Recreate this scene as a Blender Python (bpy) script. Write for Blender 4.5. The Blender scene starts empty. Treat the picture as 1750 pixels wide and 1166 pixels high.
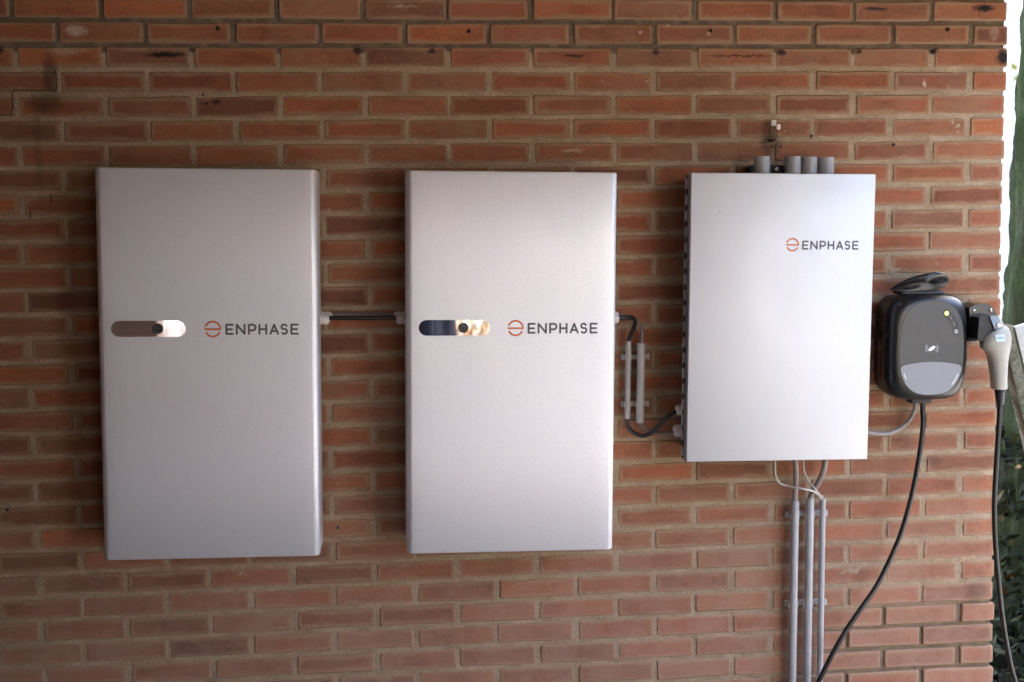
import bpy, math, random
import numpy as np
from mathutils import Matrix, Vector

rng = random.Random(7)
nrs = np.random.RandomState(11)
S = bpy.context.scene
R = math.radians

# ------------------------------------------------------------------ camera
cam = bpy.data.cameras.new('camera')
cam.sensor_fit = 'HORIZONTAL'
cam.sensor_width = 36.0
cam.lens = 36.0 * 2122.0 / 1750.0
cam.clip_end = 2000
cam.dof.use_dof = True
cam.dof.focus_distance = 3.42
cam.dof.aperture_fstop = 3.2
cam_o = bpy.data.objects.new('camera', cam)
S.collection.objects.link(cam_o)
yaw, pitch, roll = -0.09952, -0.09303, 0.01273
M3 = (Matrix.Rotation(yaw, 3, 'Z') @ Matrix.Rotation(pitch, 3, 'X') @ Matrix.Rotation(roll, 3, 'Y')
      @ Matrix.Rotation(math.pi / 2, 3, 'X'))
cam_o.matrix_world = Matrix.Translation((-1.59876, -3.31452, 1.60411)) @ M3.to_4x4()
S.camera = cam_o

# ------------------------------------------------------------------ sky, sun, exposure
SUN_EL, SUN_AZ = R(57), R(40)          # azimuth measured from +Y (behind the wall) towards +X
world = bpy.data.worlds.new('World')
S.world = world
world.use_nodes = True
wn = world.node_tree
bg = wn.nodes['Background']
sky = wn.nodes.new('ShaderNodeTexSky')
sky.sky_type = 'NISHITA'
sky.sun_disc = False
sky.sun_elevation = SUN_EL
sky.sun_rotation = SUN_AZ
sky.air_density = 1.0
sky.dust_density = 4.0
sky.ozone_density = 0.6
wn.links.new(sky.outputs[0], bg.inputs[0])
bg.inputs[1].default_value = 0.15
sun = bpy.data.lights.new('sun', 'SUN')
sun.energy = 2.2
sun.angle = R(0.5)
sun.color = (1.0, 0.95, 0.87)
sun_o = bpy.data.objects.new('sun', sun)
S.collection.objects.link(sun_o)
to_sun = Vector((math.sin(SUN_AZ) * math.cos(SUN_EL), math.cos(SUN_AZ) * math.cos(SUN_EL), math.sin(SUN_EL)))
sun_o.rotation_euler = (-to_sun).to_track_quat('-Z', 'Y').to_euler()
S.view_settings.view_transform = 'Standard'
S.view_settings.look = 'None'
S.view_settings.gamma = 1.0
S.view_settings.exposure = 4.05
S.view_settings.use_curve_mapping = False
S.cycles.max_bounces = 10
S.cycles.diffuse_bounces = 6
S.cycles.glossy_bounces = 5

# ------------------------------------------------------------------ helpers
COL = S.collection


def link(o, parent=None):
    COL.objects.link(o)
    if parent is not None:
        o.parent = parent
    return o


def tag(o, label=None, cat=None, group=None, kind=None):
    if label: o['label'] = label
    if cat: o['category'] = cat
    if group: o['group'] = group
    if kind: o['kind'] = kind
    return o


def empty(name, loc=(0, 0, 0), rot=(0, 0, 0)):
    o = bpy.data.objects.new(name, None)
    o.empty_display_size = 0.05
    o.location = loc
    o.rotation_euler = rot
    return link(o)


class MB:
    def __init__(s):
        s.v = []
        s.f = []

    def add(s, vs, fs):
        b = len(s.v)
        s.v += [tuple(v) for v in vs]
        s.f += [tuple(b + i for i in f) for f in fs]
        return s

    def box(s, x0, x1, y0, y1, z0, z1, bev=0.0):
        if bev <= 0:
            vs = [(x, y, z) for x in (x0, x1) for y in (y0, y1) for z in (z0, z1)]
            return s.add(vs, [(0, 1, 3, 2), (4, 6, 7, 5), (0, 4, 5, 1), (2, 3, 7, 6), (0, 2, 6, 4), (1, 5, 7, 3)])
        import bmesh
        bm = bmesh.new()
        bmesh.ops.create_cube(bm, size=1.0)
        for v in bm.verts:
            v.co = ((x0 + x1) / 2 + v.co.x * (x1 - x0), (y0 + y1) / 2 + v.co.y * (y1 - y0), (z0 + z1) / 2 + v.co.z * (z1 - z0))
        bmesh.ops.bevel(bm, geom=list(bm.edges), offset=bev, segments=3, profile=0.5, affect='EDGES')
        bm.verts.index_update()
        s.add([v.co[:] for v in bm.verts], [[v.index for v in f.verts] for f in bm.faces])
        bm.free()
        return s

    def tube(s, pts, r, n=12, cap=True, smooth=0, squash=1.0, round_cap=False):
        pts = [Vector(p) for p in pts]
        rs = list(r) if isinstance(r, (list, tuple)) else [r] * len(pts)
        if smooth:
            pts, rs = catmull(pts, rs, smooth)
        if round_cap:
            a, b = pts[0], pts[-1]
            da = (pts[0] - pts[1]).normalized()
            db = (pts[-1] - pts[-2]).normalized()
            pre, post = [], []
            for t in (0.95, 0.7, 0.35):
                pre.append((a + da * rs[0] * t, rs[0] * math.sqrt(1 - t * t)))
                post.append((b + db * rs[-1] * t, rs[-1] * math.sqrt(1 - t * t)))
            pts = [q[0] for q in pre] + pts + [q[0] for q in post[::-1]]
            rs = [q[1] for q in pre] + rs + [q[1] for q in post[::-1]]
        m = len(pts)
        tang = []
        for i in range(m):
            t = pts[min(i + 1, m - 1)] - pts[max(i - 1, 0)]
            tang.append(t.normalized() if t.length > 1e-9 else Vector((0, 0, 1)))
        up = Vector((0, 1, 0)) if abs(tang[0].y) < 0.9 else Vector((1, 0, 0))
        nrm = (up - tang[0] * up.dot(tang[0])).normalized()
        vs = []
        for i in range(m):
            nrm = (nrm - tang[i] * nrm.dot(tang[i]))
            nrm = nrm.normalized() if nrm.length > 1e-6 else tang[i].orthogonal().normalized()
            bn = tang[i].cross(nrm)
            for k in range(n):
                a = 2 * math.pi * k / n
                o = nrm * math.cos(a) * rs[i] + bn * math.sin(a) * rs[i]
                if squash != 1.0:
                    o.y *= squash
                vs.append(pts[i] + o)
        fs = []
        for i in range(m - 1):
            for k in range(n):
                fs.append((i * n + k, i * n + (k + 1) % n, (i + 1) * n + (k + 1) % n, (i + 1) * n + k))
        if cap:
            fs.append(tuple(range(n))[::-1])
            fs.append(tuple((m - 1) * n + k for k in range(n)))
        return s.add(vs, fs)

    def loft(s, rings, cap=True):
        n = len(rings[0])
        vs = [p for r in rings for p in r]
        fs = []
        for i in range(len(rings) - 1):
            for k in range(n):
                fs.append((i * n + k, i * n + (k + 1) % n, (i + 1) * n + (k + 1) % n, (i + 1) * n + k))
        if cap:
            fs.append(tuple(range(n))[::-1])
            fs.append(tuple((len(rings) - 1) * n + k for k in range(n)))
        return s.add(vs, fs)

    def prism(s, poly, y0, y1):           # outline in x,z extruded along y
        return s.loft([[(x, y0, z) for x, z in poly], [(x, y1, z) for x, z in poly]])

    def build(s, name, mat, parent=None, smooth=None):
        me = bpy.data.meshes.new(name)
        me.from_pydata(s.v, [], s.f)
        me.validate()
        import bmesh
        bm = bmesh.new()
        bm.from_mesh(me)
        bmesh.ops.recalc_face_normals(bm, faces=bm.faces)
        bm.to_mesh(me)
        bm.free()
        if smooth:
            me.shade_smooth()
            me.set_sharp_from_angle(angle=R(smooth))
        me.materials.append(mat)
        return link(bpy.data.objects.new(name, me), parent)


def catmull(pts, rs, k):
    P = [pts[0] * 2 - pts[1]] + pts + [pts[-1] * 2 - pts[-2]]
    Q = [rs[0]] + rs + [rs[-1]]
    out, ro = [], []
    for i in range(1, len(P) - 2):
        for j in range(k):
            t = j / k
            a, b, c, d = P[i - 1], P[i], P[i + 1], P[i + 2]
            out.append(0.5 * ((2 * b) + (c - a) * t + (2 * a - 5 * b + 4 * c - d) * t * t + (3 * b - a - 3 * c + d) * t ** 3))
            ro.append(Q[i] * (1 - t) + Q[i + 1] * t)
    out.append(pts[-1]); ro.append(rs[-1])
    return out, ro


def raw_mesh(name, verts, faces, mat, parent=None, smooth=False):
    me = bpy.data.meshes.new(name)
    verts = np.asarray(verts, dtype=np.float32)
    faces = np.asarray(faces, dtype=np.int32)
    nf, k = faces.shape
    me.vertices.add(len(verts)); me.vertices.foreach_set('co', verts.ravel())
    me.loops.add(nf * k); me.loops.foreach_set('vertex_index', faces.ravel())
    me.polygons.add(nf)
    me.polygons.foreach_set('loop_start', np.arange(0, nf * k, k, dtype=np.int32))
    me.update(calc_edges=True)
    if smooth: me.shade_smooth()
    me.materials.append(mat)
    return link(bpy.data.objects.new(name, me), parent)


def vnoise(x, y, seed=0):
    xi = np.floor(x).astype(np.int64); yi = np.floor(y).astype(np.int64)
    fx = x - xi; fy = y - yi
    fx = fx * fx * (3 - 2 * fx); fy = fy * fy * (3 - 2 * fy)
    def h(a, b):
        n = (a * 374761393 + b * 668265263 + seed * 1442695041) & 0x7fffffff
        n = ((n ^ (n >> 13)) * 1274126177) & 0x7fffffff
        n = n ^ (n >> 16)
        return (n % 100003) / 100003.0
    return (h(xi, yi) * (1 - fx) + h(xi + 1, yi) * fx) * (1 - fy) + (h(xi, yi + 1) * (1 - fx) + h(xi + 1, yi + 1) * fx) * fy - 0.5


# ------------------------------------------------------------------ node helpers
class NT:
    def __init__(s, name, rough=0.6, metal=0.0, base=(.5, .5, .5), spec=None):
        s.m = bpy.data.materials.new(name)
        s.m.use_nodes = True
        s.t = s.m.node_tree
        s.b = s.t.nodes['Principled BSDF']
        s.b.inputs['Roughness'].default_value = rough
        s.b.inputs['Metallic'].default_value = metal
        s.b.inputs['Base Color'].default_value = (*base, 1)
        if spec is not None:
            s.b.inputs['Specular IOR Level'].default_value = spec

    def n(s, t, **kw):
        nd = s.t.nodes.new(t)
        for k, v in kw.items():
            setattr(nd, k, v)
        return nd

    def put(s, sock, v):
        if isinstance(v, bpy.types.NodeSocket):
            s.t.links.new(v, sock)
        elif isinstance(v, (tuple, list)):
            sock.default_value = (*v, 1) if len(v) == 3 and sock.type == 'RGBA' else v
        else:
            sock.default_value = v

    def math(s, op, a, b=None, c=None, clamp=False):
        nd = s.n('ShaderNodeMath', operation=op, use_clamp=clamp)
        for i, v in enumerate((a, b, c)):
            if v is not None: s.put(nd.inputs[i], v)
        return nd.outputs[0]

    def vmath(s, op, a, b=None):
        nd = s.n('ShaderNodeVectorMath', operation=op)
        s.put(nd.inputs[0], a)
        if b is not None: s.put(nd.inputs[1], b)
        return nd.outputs['Value'] if op in ('LENGTH', 'DOT_PRODUCT', 'DISTANCE') else nd.outputs[0]

    def mix(s, f, a, b, blend='MIX'):
        nd = s.n('ShaderNodeMix', data_type='RGBA', blend_type=blend)
        s.put(nd.inputs[0], f); s.put(nd.inputs[6], a); s.put(nd.inputs[7], b)
        return nd.outputs[2]

    def noise(s, vec, scale, detail=2, rough=0.5):
        nd = s.n('ShaderNodeTexNoise')
        s.put(nd.inputs['Vector'], vec)
        nd.inputs['Scale'].default_value = scale
        nd.inputs['Detail'].default_value = detail
        nd.inputs['Roughness'].default_value = rough
        return nd.outputs[0]

    def ramp(s, f, stops, interp='LINEAR'):
        nd = s.n('ShaderNodeValToRGB')
        r = nd.color_ramp
        r.interpolation = interp
        while len(r.elements) < len(stops): r.elements.new(0.5)
        for e, (p, c) in zip(r.elements, stops):
            e.position = p
            e.color = (*c, 1) if len(c) == 3 else c
        s.put(nd.inputs[0], f)
        return nd.outputs[0]

    def remap(s, v, a, b, c, d):
        nd = s.n('ShaderNodeMapRange')
        nd.clamp = True
        s.put(nd.inputs[0], v)
        for i, q in enumerate((a, b, c, d)): nd.inputs[i + 1].default_value = q
        return nd.outputs[0]

    def scale(s, vec, sc):
        return s.vmath('MULTIPLY', vec, sc)

    def pos(s):
        return s.n('ShaderNodeNewGeometry').outputs['Position']

    def obj(s):
        return s.n('ShaderNodeTexCoord').outputs['Object']

    def bump(s, h, strength=0.4, dist=0.001):
        nd = s.n('ShaderNodeBump')
        nd.inputs['Strength'].default_value = strength
        nd.inputs['Distance'].default_value = dist
        s.put(nd.inputs['Height'], h)
        s.t.links.new(nd.outputs[0], s.b.inputs['Normal'])

    def base(s, v): s.put(s.b.inputs['Base Color'], v)
    def rough(s, v): s.put(s.b.inputs['Roughness'], v)


def simple(name, base, rough=0.5, metal=0.0, var=0.08, scale=60, bump=0.0, bscale=400, spec=None, emit=None):
    t = NT(name, rough, metal, base, spec)
    p = t.obj()
    nz = t.noise(p, scale, 3)
    t.base(t.mix(1.0, base, t.ramp(nz, [(0.25, (1 - var * 2,) * 3), (0.75, (1 + var,) * 3)]), 'MULTIPLY'))
    t.rough(t.remap(t.noise(p, scale * 1.7, 2), 0.2, 0.8, max(0.02, rough - 0.08), min(1, rough + 0.08)))
    if bump: t.bump(t.noise(p, bscale, 2), bump, 0.0005)
    if emit:
        t.b.inputs['Emission Color'].default_value = (*emit[0], 1)
        t.b.inputs['Emission Strength'].default_value = emit[1]
    return t.m


# stains and smears of the wall: (x, z, half width, half height, strength)
SOOT = [(-2.150, 2.0505, .055, .0065, 1.0), (-1.093, 2.0485, .026, .004, .9), (-0.64, 2.049, .09, .003, .7),
        (-0.266, 2.174, .034, .0045, .9), (0.037, 2.178, .030, .010, 1.0), (0.096, 2.046, .020, .020, 1.0),
        (-2.575, 2.062, .024, .014, 1.0), (-2.440, 2.000, .020, .060, .55), (-2.455, 1.93, .045, .03, .55),
        (-2.478, 1.80, .010, .14, .22), (-0.558, 1.815, .030, .032, .55), (-2.03, 1.93, .010, .008, .8),
        (-1.66, 2.06, .012, .009, .9), (-1.47, 2.06, .008, .008, .9), (-0.875, 2.058, .010, .008, .8),
        (-0.53, 2.058, .012, .008, .9), (-0.315, 2.062, .010, .008, .9), (-0.10, 2.062, .010, .008, .9),
        (-0.085, .93, .030, .016, .30), (.062, .60, .02, .02, .25), (0.055, .545, .03, .035, .25)]
PALE = [(-2.372, 2.110, .028, .014, .9), (-2.40, 2.06, .045, .012, .45), (-1.545, 2.175, .05, .003, .5),
        (-0.84, 2.13, .005, .005, .9), (-0.915, 2.11, .004, .004, .9), (-0.73, 2.105, .003, .004, .9),
        (-1.10, 1.80, .03, .006, .5), (-0.1265, 1.976, .004, .012, .9), (-0.046, 1.872, .005, .009, .8),
        (0.069, 2.11, .016, .020, .35), (-0.22, 1.63, .016, .010, .5), (-0.30, 1.60, .012, .007, .5)]


def wall_marks(t, pos, col):
    wob = t.vmath('SUBTRACT', t.n('ShaderNodeTexNoise').outputs[1], (0.5, 0.5, 0.5))
    nd = wob.node.inputs[0].links[0].from_node
    nd.inputs['Scale'].default_value = 70; nd.inputs['Detail'].default_value = 4
    t.put(nd.inputs['Vector'], pos)
    p = t.vmath('ADD', pos, t.scale(wob, (.022, 0, .016)))

    def layer(lst):
        tot = None
        for x, z, rx, rz, s in lst:
            d = t.vmath('LENGTH', t.vmath('MULTIPLY', t.vmath('SUBTRACT', p, (x, 0, z)), (1 / rx, 0, 1 / rz)))
            m = t.remap(d, 0.55, 1.25, s, 0)
            tot = m if tot is None else t.math('MAXIMUM', tot, m)
        return tot
    col = t.mix(layer(SOOT), col, (.018, .014, .012))
    col = t.mix(t.math('MULTIPLY', layer(PALE), t.remap(t.noise(pos, 160, 3), .35, .6, .25, .9)), col, (.55, .45, .36))
    return col


# course geometry of the wall
CH, BL = 0.06233, 0.22                  # course height, brick pitch
ZB = 2.2                                # height of bed joint 0 (world)
def bedz(k): return ZB - k * CH
Z_OLD = bedz(2) - 0.018                 # above this the joints were never repointed


def mat_brick(name='brick_clay', marks=False):
    t = NT(name, 0.85, spec=0.25)
    pos = t.pos()
    at = t.n('ShaderNodeAttribute', attribute_name='bpos').outputs['Vector']
    ar = t.n('ShaderNodeAttribute', attribute_name='brnd').outputs['Fac']
    rnd = t.math('FRACT', t.math('ADD', t.n('ShaderNodeObjectInfo').outputs['Random'], ar))
    rnd2 = t.math('FRACT', t.math('MULTIPLY', rnd, 17.31))
    col = t.ramp(rnd, [(0.0, (.180, .058, .030)), (.14, (.245, .079, .038)), (.3, (.285, .091, .043)), (.45, (.225, .085, .047)),
                       (.6, (.315, .099, .044)), (.72, (.180, .072, .042)), (.84, (.350, .107, .041)), (.93, (.140, .052, .031)), (1.0, (.270, .087, .043))])
    comb = t.n('ShaderNodeCombineXYZ')
    t.put(comb.inputs[0], t.math('MULTIPLY', rnd, 31.7)); t.put(comb.inputs[2], t.math('MULTIPLY', rnd2, 23.1))
    q = t.vmath('ADD', pos, comb.outputs[0])
    lo = t.noise(t.scale(q, (.5, 1, 1.1)), 16, 2, .5)
    mid = t.noise(t.scale(q, (.8, 1, 1.2)), 75, 4, .65)
    fine = t.noise(q, 420, 3, .7)
    col = t.mix(1.0, col, t.ramp(lo, [(.28, (.76, .74, .73)), (.5, (1, 1, 1)), (.75, (1.12, 1.10, 1.08))]), 'MULTIPLY')
    col = t.mix(1.0, col, t.ramp(mid, [(.25, (.80, .80, .80)), (.5, (1, 1, 1)), (.8, (1.14, 1.13, 1.12))]), 'MULTIPLY')
    col = t.mix(1.0, col, t.ramp(fine, [(.3, (.66, .66, .66)), (.7, (1.30, 1.30, 1.30))]), 'MULTIPLY')
    # mortar haze wiped over the arrises
    sx = t.n('ShaderNodeSeparateXYZ'); t.put(sx.inputs[0], at)
    u, v, ln = sx.outputs
    eu = t.math('MULTIPLY', t.math('MINIMUM', u, t.math('SUBTRACT', 1.0, u)), ln)
    ev = t.math('MULTIPLY', t.math('MINIMUM', v, t.math('SUBTRACT', 1.0, v)), 0.052)
    e = t.math('MINIMUM', eu, ev)
    wn_ = t.noise(t.scale(pos, (.7, 1, 1)), 26, 4, .65)
    haze = t.remap(t.math('SUBTRACT', t.math('MULTIPLY', wn_, t.remap(t.noise(pos, 3.2, 3, .6), .35, .65, .009, .027)), e), -.0055, .0050, 0.0, .8)
    # a film of dust and cement in drifting patches, heavier on some bricks
    film = t.math('MULTIPLY', t.remap(t.noise(pos, 7, 4, .65), .35, .70, .05, 1.0), t.remap(rnd2, .35, 1.0, .16, .62))
    zz = t.n('ShaderNodeSeparateXYZ'); t.put(zz.inputs[0], pos)
    foot_pale = t.math('MULTIPLY', t.remap(t.math('ADD', zz.outputs[2], t.math('MULTIPLY', t.noise(pos, 4, 3), .5)), .72, 1.25, .46, 0), t.remap(t.noise(pos, 11, 4, .7), .3, .65, .35, 1))  # paler and pinker towards the foot of the wall, in patches
    col = t.mix(t.math('MAXIMUM', haze, film), col, t.mix(t.noise(pos, 230, 2), (.25, .145, .083), (.36, .238, .150)))
    col = t.mix(foot_pale, col, t.mix(t.noise(pos, 300, 2), (.33, .19, .135), (.50, .33, .255)))
    # pale crumbs
    vor = t.n('ShaderNodeTexVoronoi'); vor.inputs['Scale'].default_value = 55; t.put(vor.inputs['Vector'], pos)
    cr = t.math('MULTIPLY', t.remap(vor.outputs['Distance'], .03, .075, 1, 0), t.remap(t.noise(pos, 9, 1), .56, .62, 0, 1))
    col = t.mix(t.math('MULTIPLY', cr, .7), col, (.62, .5, .4))
    if marks: col = wall_marks(t, pos, col)
    t.base(col)
    h = t.math('ADD', t.math('MULTIPLY', fine, .6), t.math('ADD', t.math('MULTIPLY', mid, 1.3), t.math('MULTIPLY', t.noise(q, 1100, 1), .35)))
    t.bump(h, .55, .0016)
    return t.m


def mat_mortar(name='lime_mortar', marks=False):
    t = NT(name, 0.95, spec=0.15)
    pos = t.pos()
    sx = t.n('ShaderNodeSeparateXYZ'); t.put(sx.inputs[0], pos)
    a = t.noise(pos, 14, 4, .6)
    b = t.noise(pos, 260, 3, .7)
    c = t.noise(pos, 900, 2, .6)
    col = t.mix(t.remap(a, .3, .7, 0, 1), (.32, .222, .140), (.47, .352, .243))
    col = t.mix(1.0, col, t.ramp(b, [(.28, (.62, .62, .62)), (.7, (1.18, 1.18, 1.18))]), 'MULTIPLY')
    col = t.mix(1.0, col, t.ramp(c, [(.3, (.75, .75, .75)), (.7, (1.15, 1.15, 1.15))]), 'MULTIPLY')
    # old dirty bedding mortar: top courses and the raked lower right corner
    wz = t.math('ADD', sx.outputs[2], t.math('MULTIPLY', t.math('SUBTRACT', t.noise(pos, 9, 2), .5), .02))
    old = t.remap(wz, Z_OLD - .004, Z_OLD + .004, 0, 1)
    lowr = t.math('MULTIPLY', t.remap(wz, .545, .505, 0, 1), t.remap(t.math('ADD', sx.outputs[0], t.math('MULTIPLY', t.math('SUBTRACT', wz, .4), -1.2)), -.46, -.36, 0, 1))
    oldm = t.math('MULTIPLY', t.math('MAXIMUM', old, t.math('MULTIPLY', lowr, .7)), t.remap(t.noise(pos, 30, 3), .3, .55, .55, .95))
    col = t.mix(oldm, col, (.135, .098, .068))
    if marks: col = wall_marks(t, pos, col)
    t.base(col)
    t.bump(t.math('ADD', b, t.math('MULTIPLY', c, .6)), .8, .0022)
    return t.m


def mat_silver(name, base, rough, metal, streak=.05):
    t = NT(name, rough, metal, base)
    p = t.obj()
    fine = t.noise(p, 330, 3, .75)
    lo = t.noise(p, 6, 3, .5)
    col = t.mix(1.0, base, t.ramp(fine, [(.3, (1 - streak * 1.6,) * 3), (.7, (1 + streak * 1.1,) * 3)]), 'MULTIPLY')
    t.base(col)
    sm = t.noise(t.scale(p, (1, 1, .45)), 22, 4, .6)
    t.rough(t.math('ADD', t.remap(lo, .3, .7, rough - .03, rough + .03), t.remap(sm, .5, .72, 0, .05)))
    t.bump(t.math('ADD', fine, t.math('MULTIPLY', t.noise(p, 500, 2), .5)), .10, .0004)
    return t.m


M_BRICK = mat_brick()
M_MORTAR = mat_mortar()
M_BRICK_M = mat_brick('stained_brick_clay', True)
M_MORTAR_M = mat_mortar('stained_lime_mortar', True)


def marked(x, z, hx, hz):
    return any(abs(x - a) < hx + rx * 1.3 + .014 and abs(z - b) < hz + rz * 1.3 + .01 for a, b, rx, rz, _ in SOOT + PALE)
M_PANEL = mat_silver('silver_panel_paint', (.79, .785, .835), .50, .68)
M_DOOR = mat_silver('pale_door_paint', (.57, .575, .61), .50, .45, .03)
M_BACK = simple('grey_steel', (.20, .20, .21), .5, .4)
M_DARK = simple('black_rubber', (.006, .006, .006), .5)
M_BLACK = simple('black_satin_plastic', (.008, .008, .009), .30, 0, .02, 6, 0)
M_FASCIA = simple('charcoal_plastic', (.042, .040, .039), .42, 0, .08, 90, .15, 900)
M_LABEL = simple('slate_label', (.19, .20, .225), .32, 0, .02, 120)
M_MIRROR = NT('mirror_glass', .015, 1.0, (.93, .90, .90)).m
M_BTN = simple('button_black', (.012, .012, .014), .25)
M_BTN2 = simple('button_ring', (.10, .10, .11), .3, .5)
M_ORANGE = simple('orange_print', (.60, .13, .025), .45, 0, .04)
M_CHAR = simple('charcoal_print', (.075, .065, .075), .5, 0, .04)
M_WHITE = simple('white_print', (.75, .75, .76), .5)
M_GLAND = simple('white_nylon', (.66, .58, .54), .5, 0, .08)
M_PVC = simple('grey_pvc', (.34, .33, .335), .38, 0, .06, 25, .05)
M_PVC2 = simple('light_grey_pvc', (.36, .33, .31), .42, 0, .06, 25, .05)
M_CLIP = simple('grey_clip', (.46, .45, .43), .5)
M_CABLE = simple('black_cable', (.010, .009, .0085), .38)
M_BROWN = simple('brown_grey_cable', (.16, .125, .105), .5)
M_GREYC = simple('grey_cable', (.25, .215, .195), .45)
M_WHITEC = simple('white_wire', (.52, .48, .44), .45)
M_STEEL = simple('zinc_bolt', (.62, .60, .58), .28, 1.0)
M_HANDLE = simple('light_grey_handle', (.32, .305, .27), .34, 0, .05, 25, .05)
M_STICK = simple('pale_blue_sticker', (.45, .56, .66), .4)
M_LATCH = simple('blue_grey_latch', (.16, .22, .30), .3)
M_LED = simple('status_light', (.35, .42, .05), .3, emit=((.75, .85, .08), .5))
M_PINK = simple('connector_plastic', (.78, .62, .52), .4)
M_COPPER = simple('brown_wire', (.12, .07, .04), .5)
M_HOLE_SHADE = simple('hole_shade', (.012, .008, .006), .9)  # near-black colour standing for the shade inside holes and cracks

# ------------------------------------------------------------------ setting: ground
t = NT('paving', .85)
p = t.pos()
col = t.mix(t.remap(t.noise(p, 1.2, 4), .3, .7, 0, 1), (.42, .40, .38), (.55, .53, .50))
col = t.mix(1.0, col, t.ramp(t.noise(p, 60, 3), [(.3, (.7, .7, .7)), (.7, (1.15, 1.15, 1.15))]), 'MULTIPLY')
t.base(col); t.bump(t.noise(p, 80, 3), .5, .004)
M_PAVE = t.m
g = MB().add([(-300, -300, 0), (300, -300, 0), (300, 300, 0), (-300, 300, 0)], [(0, 1, 2, 3)]).build('ground', M_PAVE)
tag(g, 'pale gravelly ground', kind='structure')

# ------------------------------------------------------------------ brick wall
wall = empty('brick_wall', (0, 0, 0))
tag(wall, 'weathered red brick wall in running bond carrying the metal cabinets', 'brick wall')
WX0, WX1 = -4.6, 0.107
BH = 0.0514


def brick_shape(length, depth, seed):
    r = random.Random(seed)
    hl, hh, b = length / 2, BH / 2, 0.0034
    j = lambda s: r.uniform(-s, s)
    c = 0.0035
    out = []
    chip = None
    corners = [(-hl, -hh), (hl, -hh), (hl, hh), (-hl, hh)]
    tl = [j(.0009) for _ in range(4)]
    base = [(-hl + c, -hh), (-hl * .3 + j(.02), -hh + j(.0012)), (hl * .4 + j(.02), -hh + j(.0012)), (hl - c, -hh),
            (hl, -hh + c), (hl + j(.001), j(.008)), (hl, hh - c),
            (hl - c, hh), (hl * .35 + j(.02), hh + j(.0012)), (-hl * .4 + j(.02), hh + j(.0012)), (-hl + c, hh),
            (-hl, hh - c), (-hl + j(.001), j(.008)), (-hl, -hh + c)]
    for i, (x, z) in enumerate(base):
        x += j(.0006); z += j(.0006) + (tl[0] * x / hl if z > 0 else tl[1] * x / hl)
        if chip is not None:
            cx, cz = corners[chip]
            d = math.hypot(x - cx, z - cz)
            if d < .012: x += (0 - cx) / abs(cx) * -0.0 + (-.004 if cx > 0 else .004); z += (-.004 if cz > 0 else .004)
        out.append((x, z))
    n = len(out)
    vs = [(x, depth, z) for x, z in out] + [(x, b, z) for x, z in out]
    for x, z in out:
        fx, fz = max(0, 1 - b / hl), max(0, 1 - b / hh)
        vs.append((x * fx, j(.0004), z * fz))
    fs = []
    for k in range(n):
        k2 = (k + 1) % n
        fs.append((k, k2, n + k2, n + k))
        fs.append((n + k, n + k2, 2 * n + k2, 2 * n + k))
    fs.append(tuple(range(2 * n, 3 * n)))
    return vs, fs


def set_bpos(me, pts, length, rndv=None):
    a = me.attributes.new('bpos', 'FLOAT_VECTOR', 'POINT')
    arr = np.empty((len(pts), 3), dtype=np.float32)
    pts = np.asarray(pts)
    ln = np.asarray(length)
    arr[:, 0] = np.clip(pts[:, 0] / ln + .5, 0, 1); arr[:, 1] = np.clip(pts[:, 2] / BH + .5, 0, 1); arr[:, 2] = ln
    a.data.foreach_set('vector', arr.ravel())
    b = me.attributes.new('brnd', 'FLOAT', 'POINT')
    b.data.foreach_set('value', np.zeros(len(pts), np.float32) if rndv is None else np.asarray(rndv, np.float32))


def brick_mesh(length, depth, seed):
    vs, fs = brick_shape(length, depth, seed)
    me = bpy.data.meshes.new('brick')
    me.from_pydata(vs, [], fs)
    me.validate()
    set_bpos(me, vs, np.full(len(vs), length))
    me.materials.append(M_BRICK)
    return me


FULL = [brick_mesh(0.2085, .10, 100 + i) for i in range(16)]
HALF = [brick_mesh(0.0975, .205, 300 + i) for i in range(8)]

# rectangles (x0,x1,z0,z1) of wall that the cabinets cover
HID = [(-2.34, -1.80, .83, 1.74), (-1.56, -1.04, .83, 1.72), (-.79, -.30, 1.0, 1.70)]
cand = []
krows = list(range(-5, 36))
for k in krows:
    zc = (bedz(k) + bedz(k + 1)) / 2
    if zc - BH / 2 < 0: continue
    odd = k % 2
    xs = []
    if odd:
        xs.append((WX1 - .0975 / 2, True))
        x = -BL / 2
    else:
        x = WX1 - .2085 / 2
    while x > WX0 + .1:
        xs.append((x, False)); x -= BL
    for x, half in xs:
        hl = .05 if half else .105
        vx = max(0, min(x + hl, .12) - max(x - hl, -2.62 - (2.2 - zc) * .03))
        vz = max(0, min(zc + .026, 2.195) - max(zc - .026, .29 + (-x) * .045))
        area = vx * vz
        for (a, b, c, d) in HID:
            if x - hl > a - .02 and x + hl < b + .02 and zc > c and zc < d: area = 0
            else:
                ox = max(0, min(x + hl, b) - max(x - hl, a)); oz = max(0, min(zc + .026, d) - max(zc - .026, c))
                area -= ox * oz
        cand.append((area, x, zc, half, k))
cand.sort(key=lambda c: -c[0])
near = [c for c in cand[:300] if c[0] > 2e-5]
rest = [c for c in cand if c not in near]
print('bricks shown', len(near), 'candidates visible', sum(c[0] > 2e-5 for c in cand), 'rest', len(rest))
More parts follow.
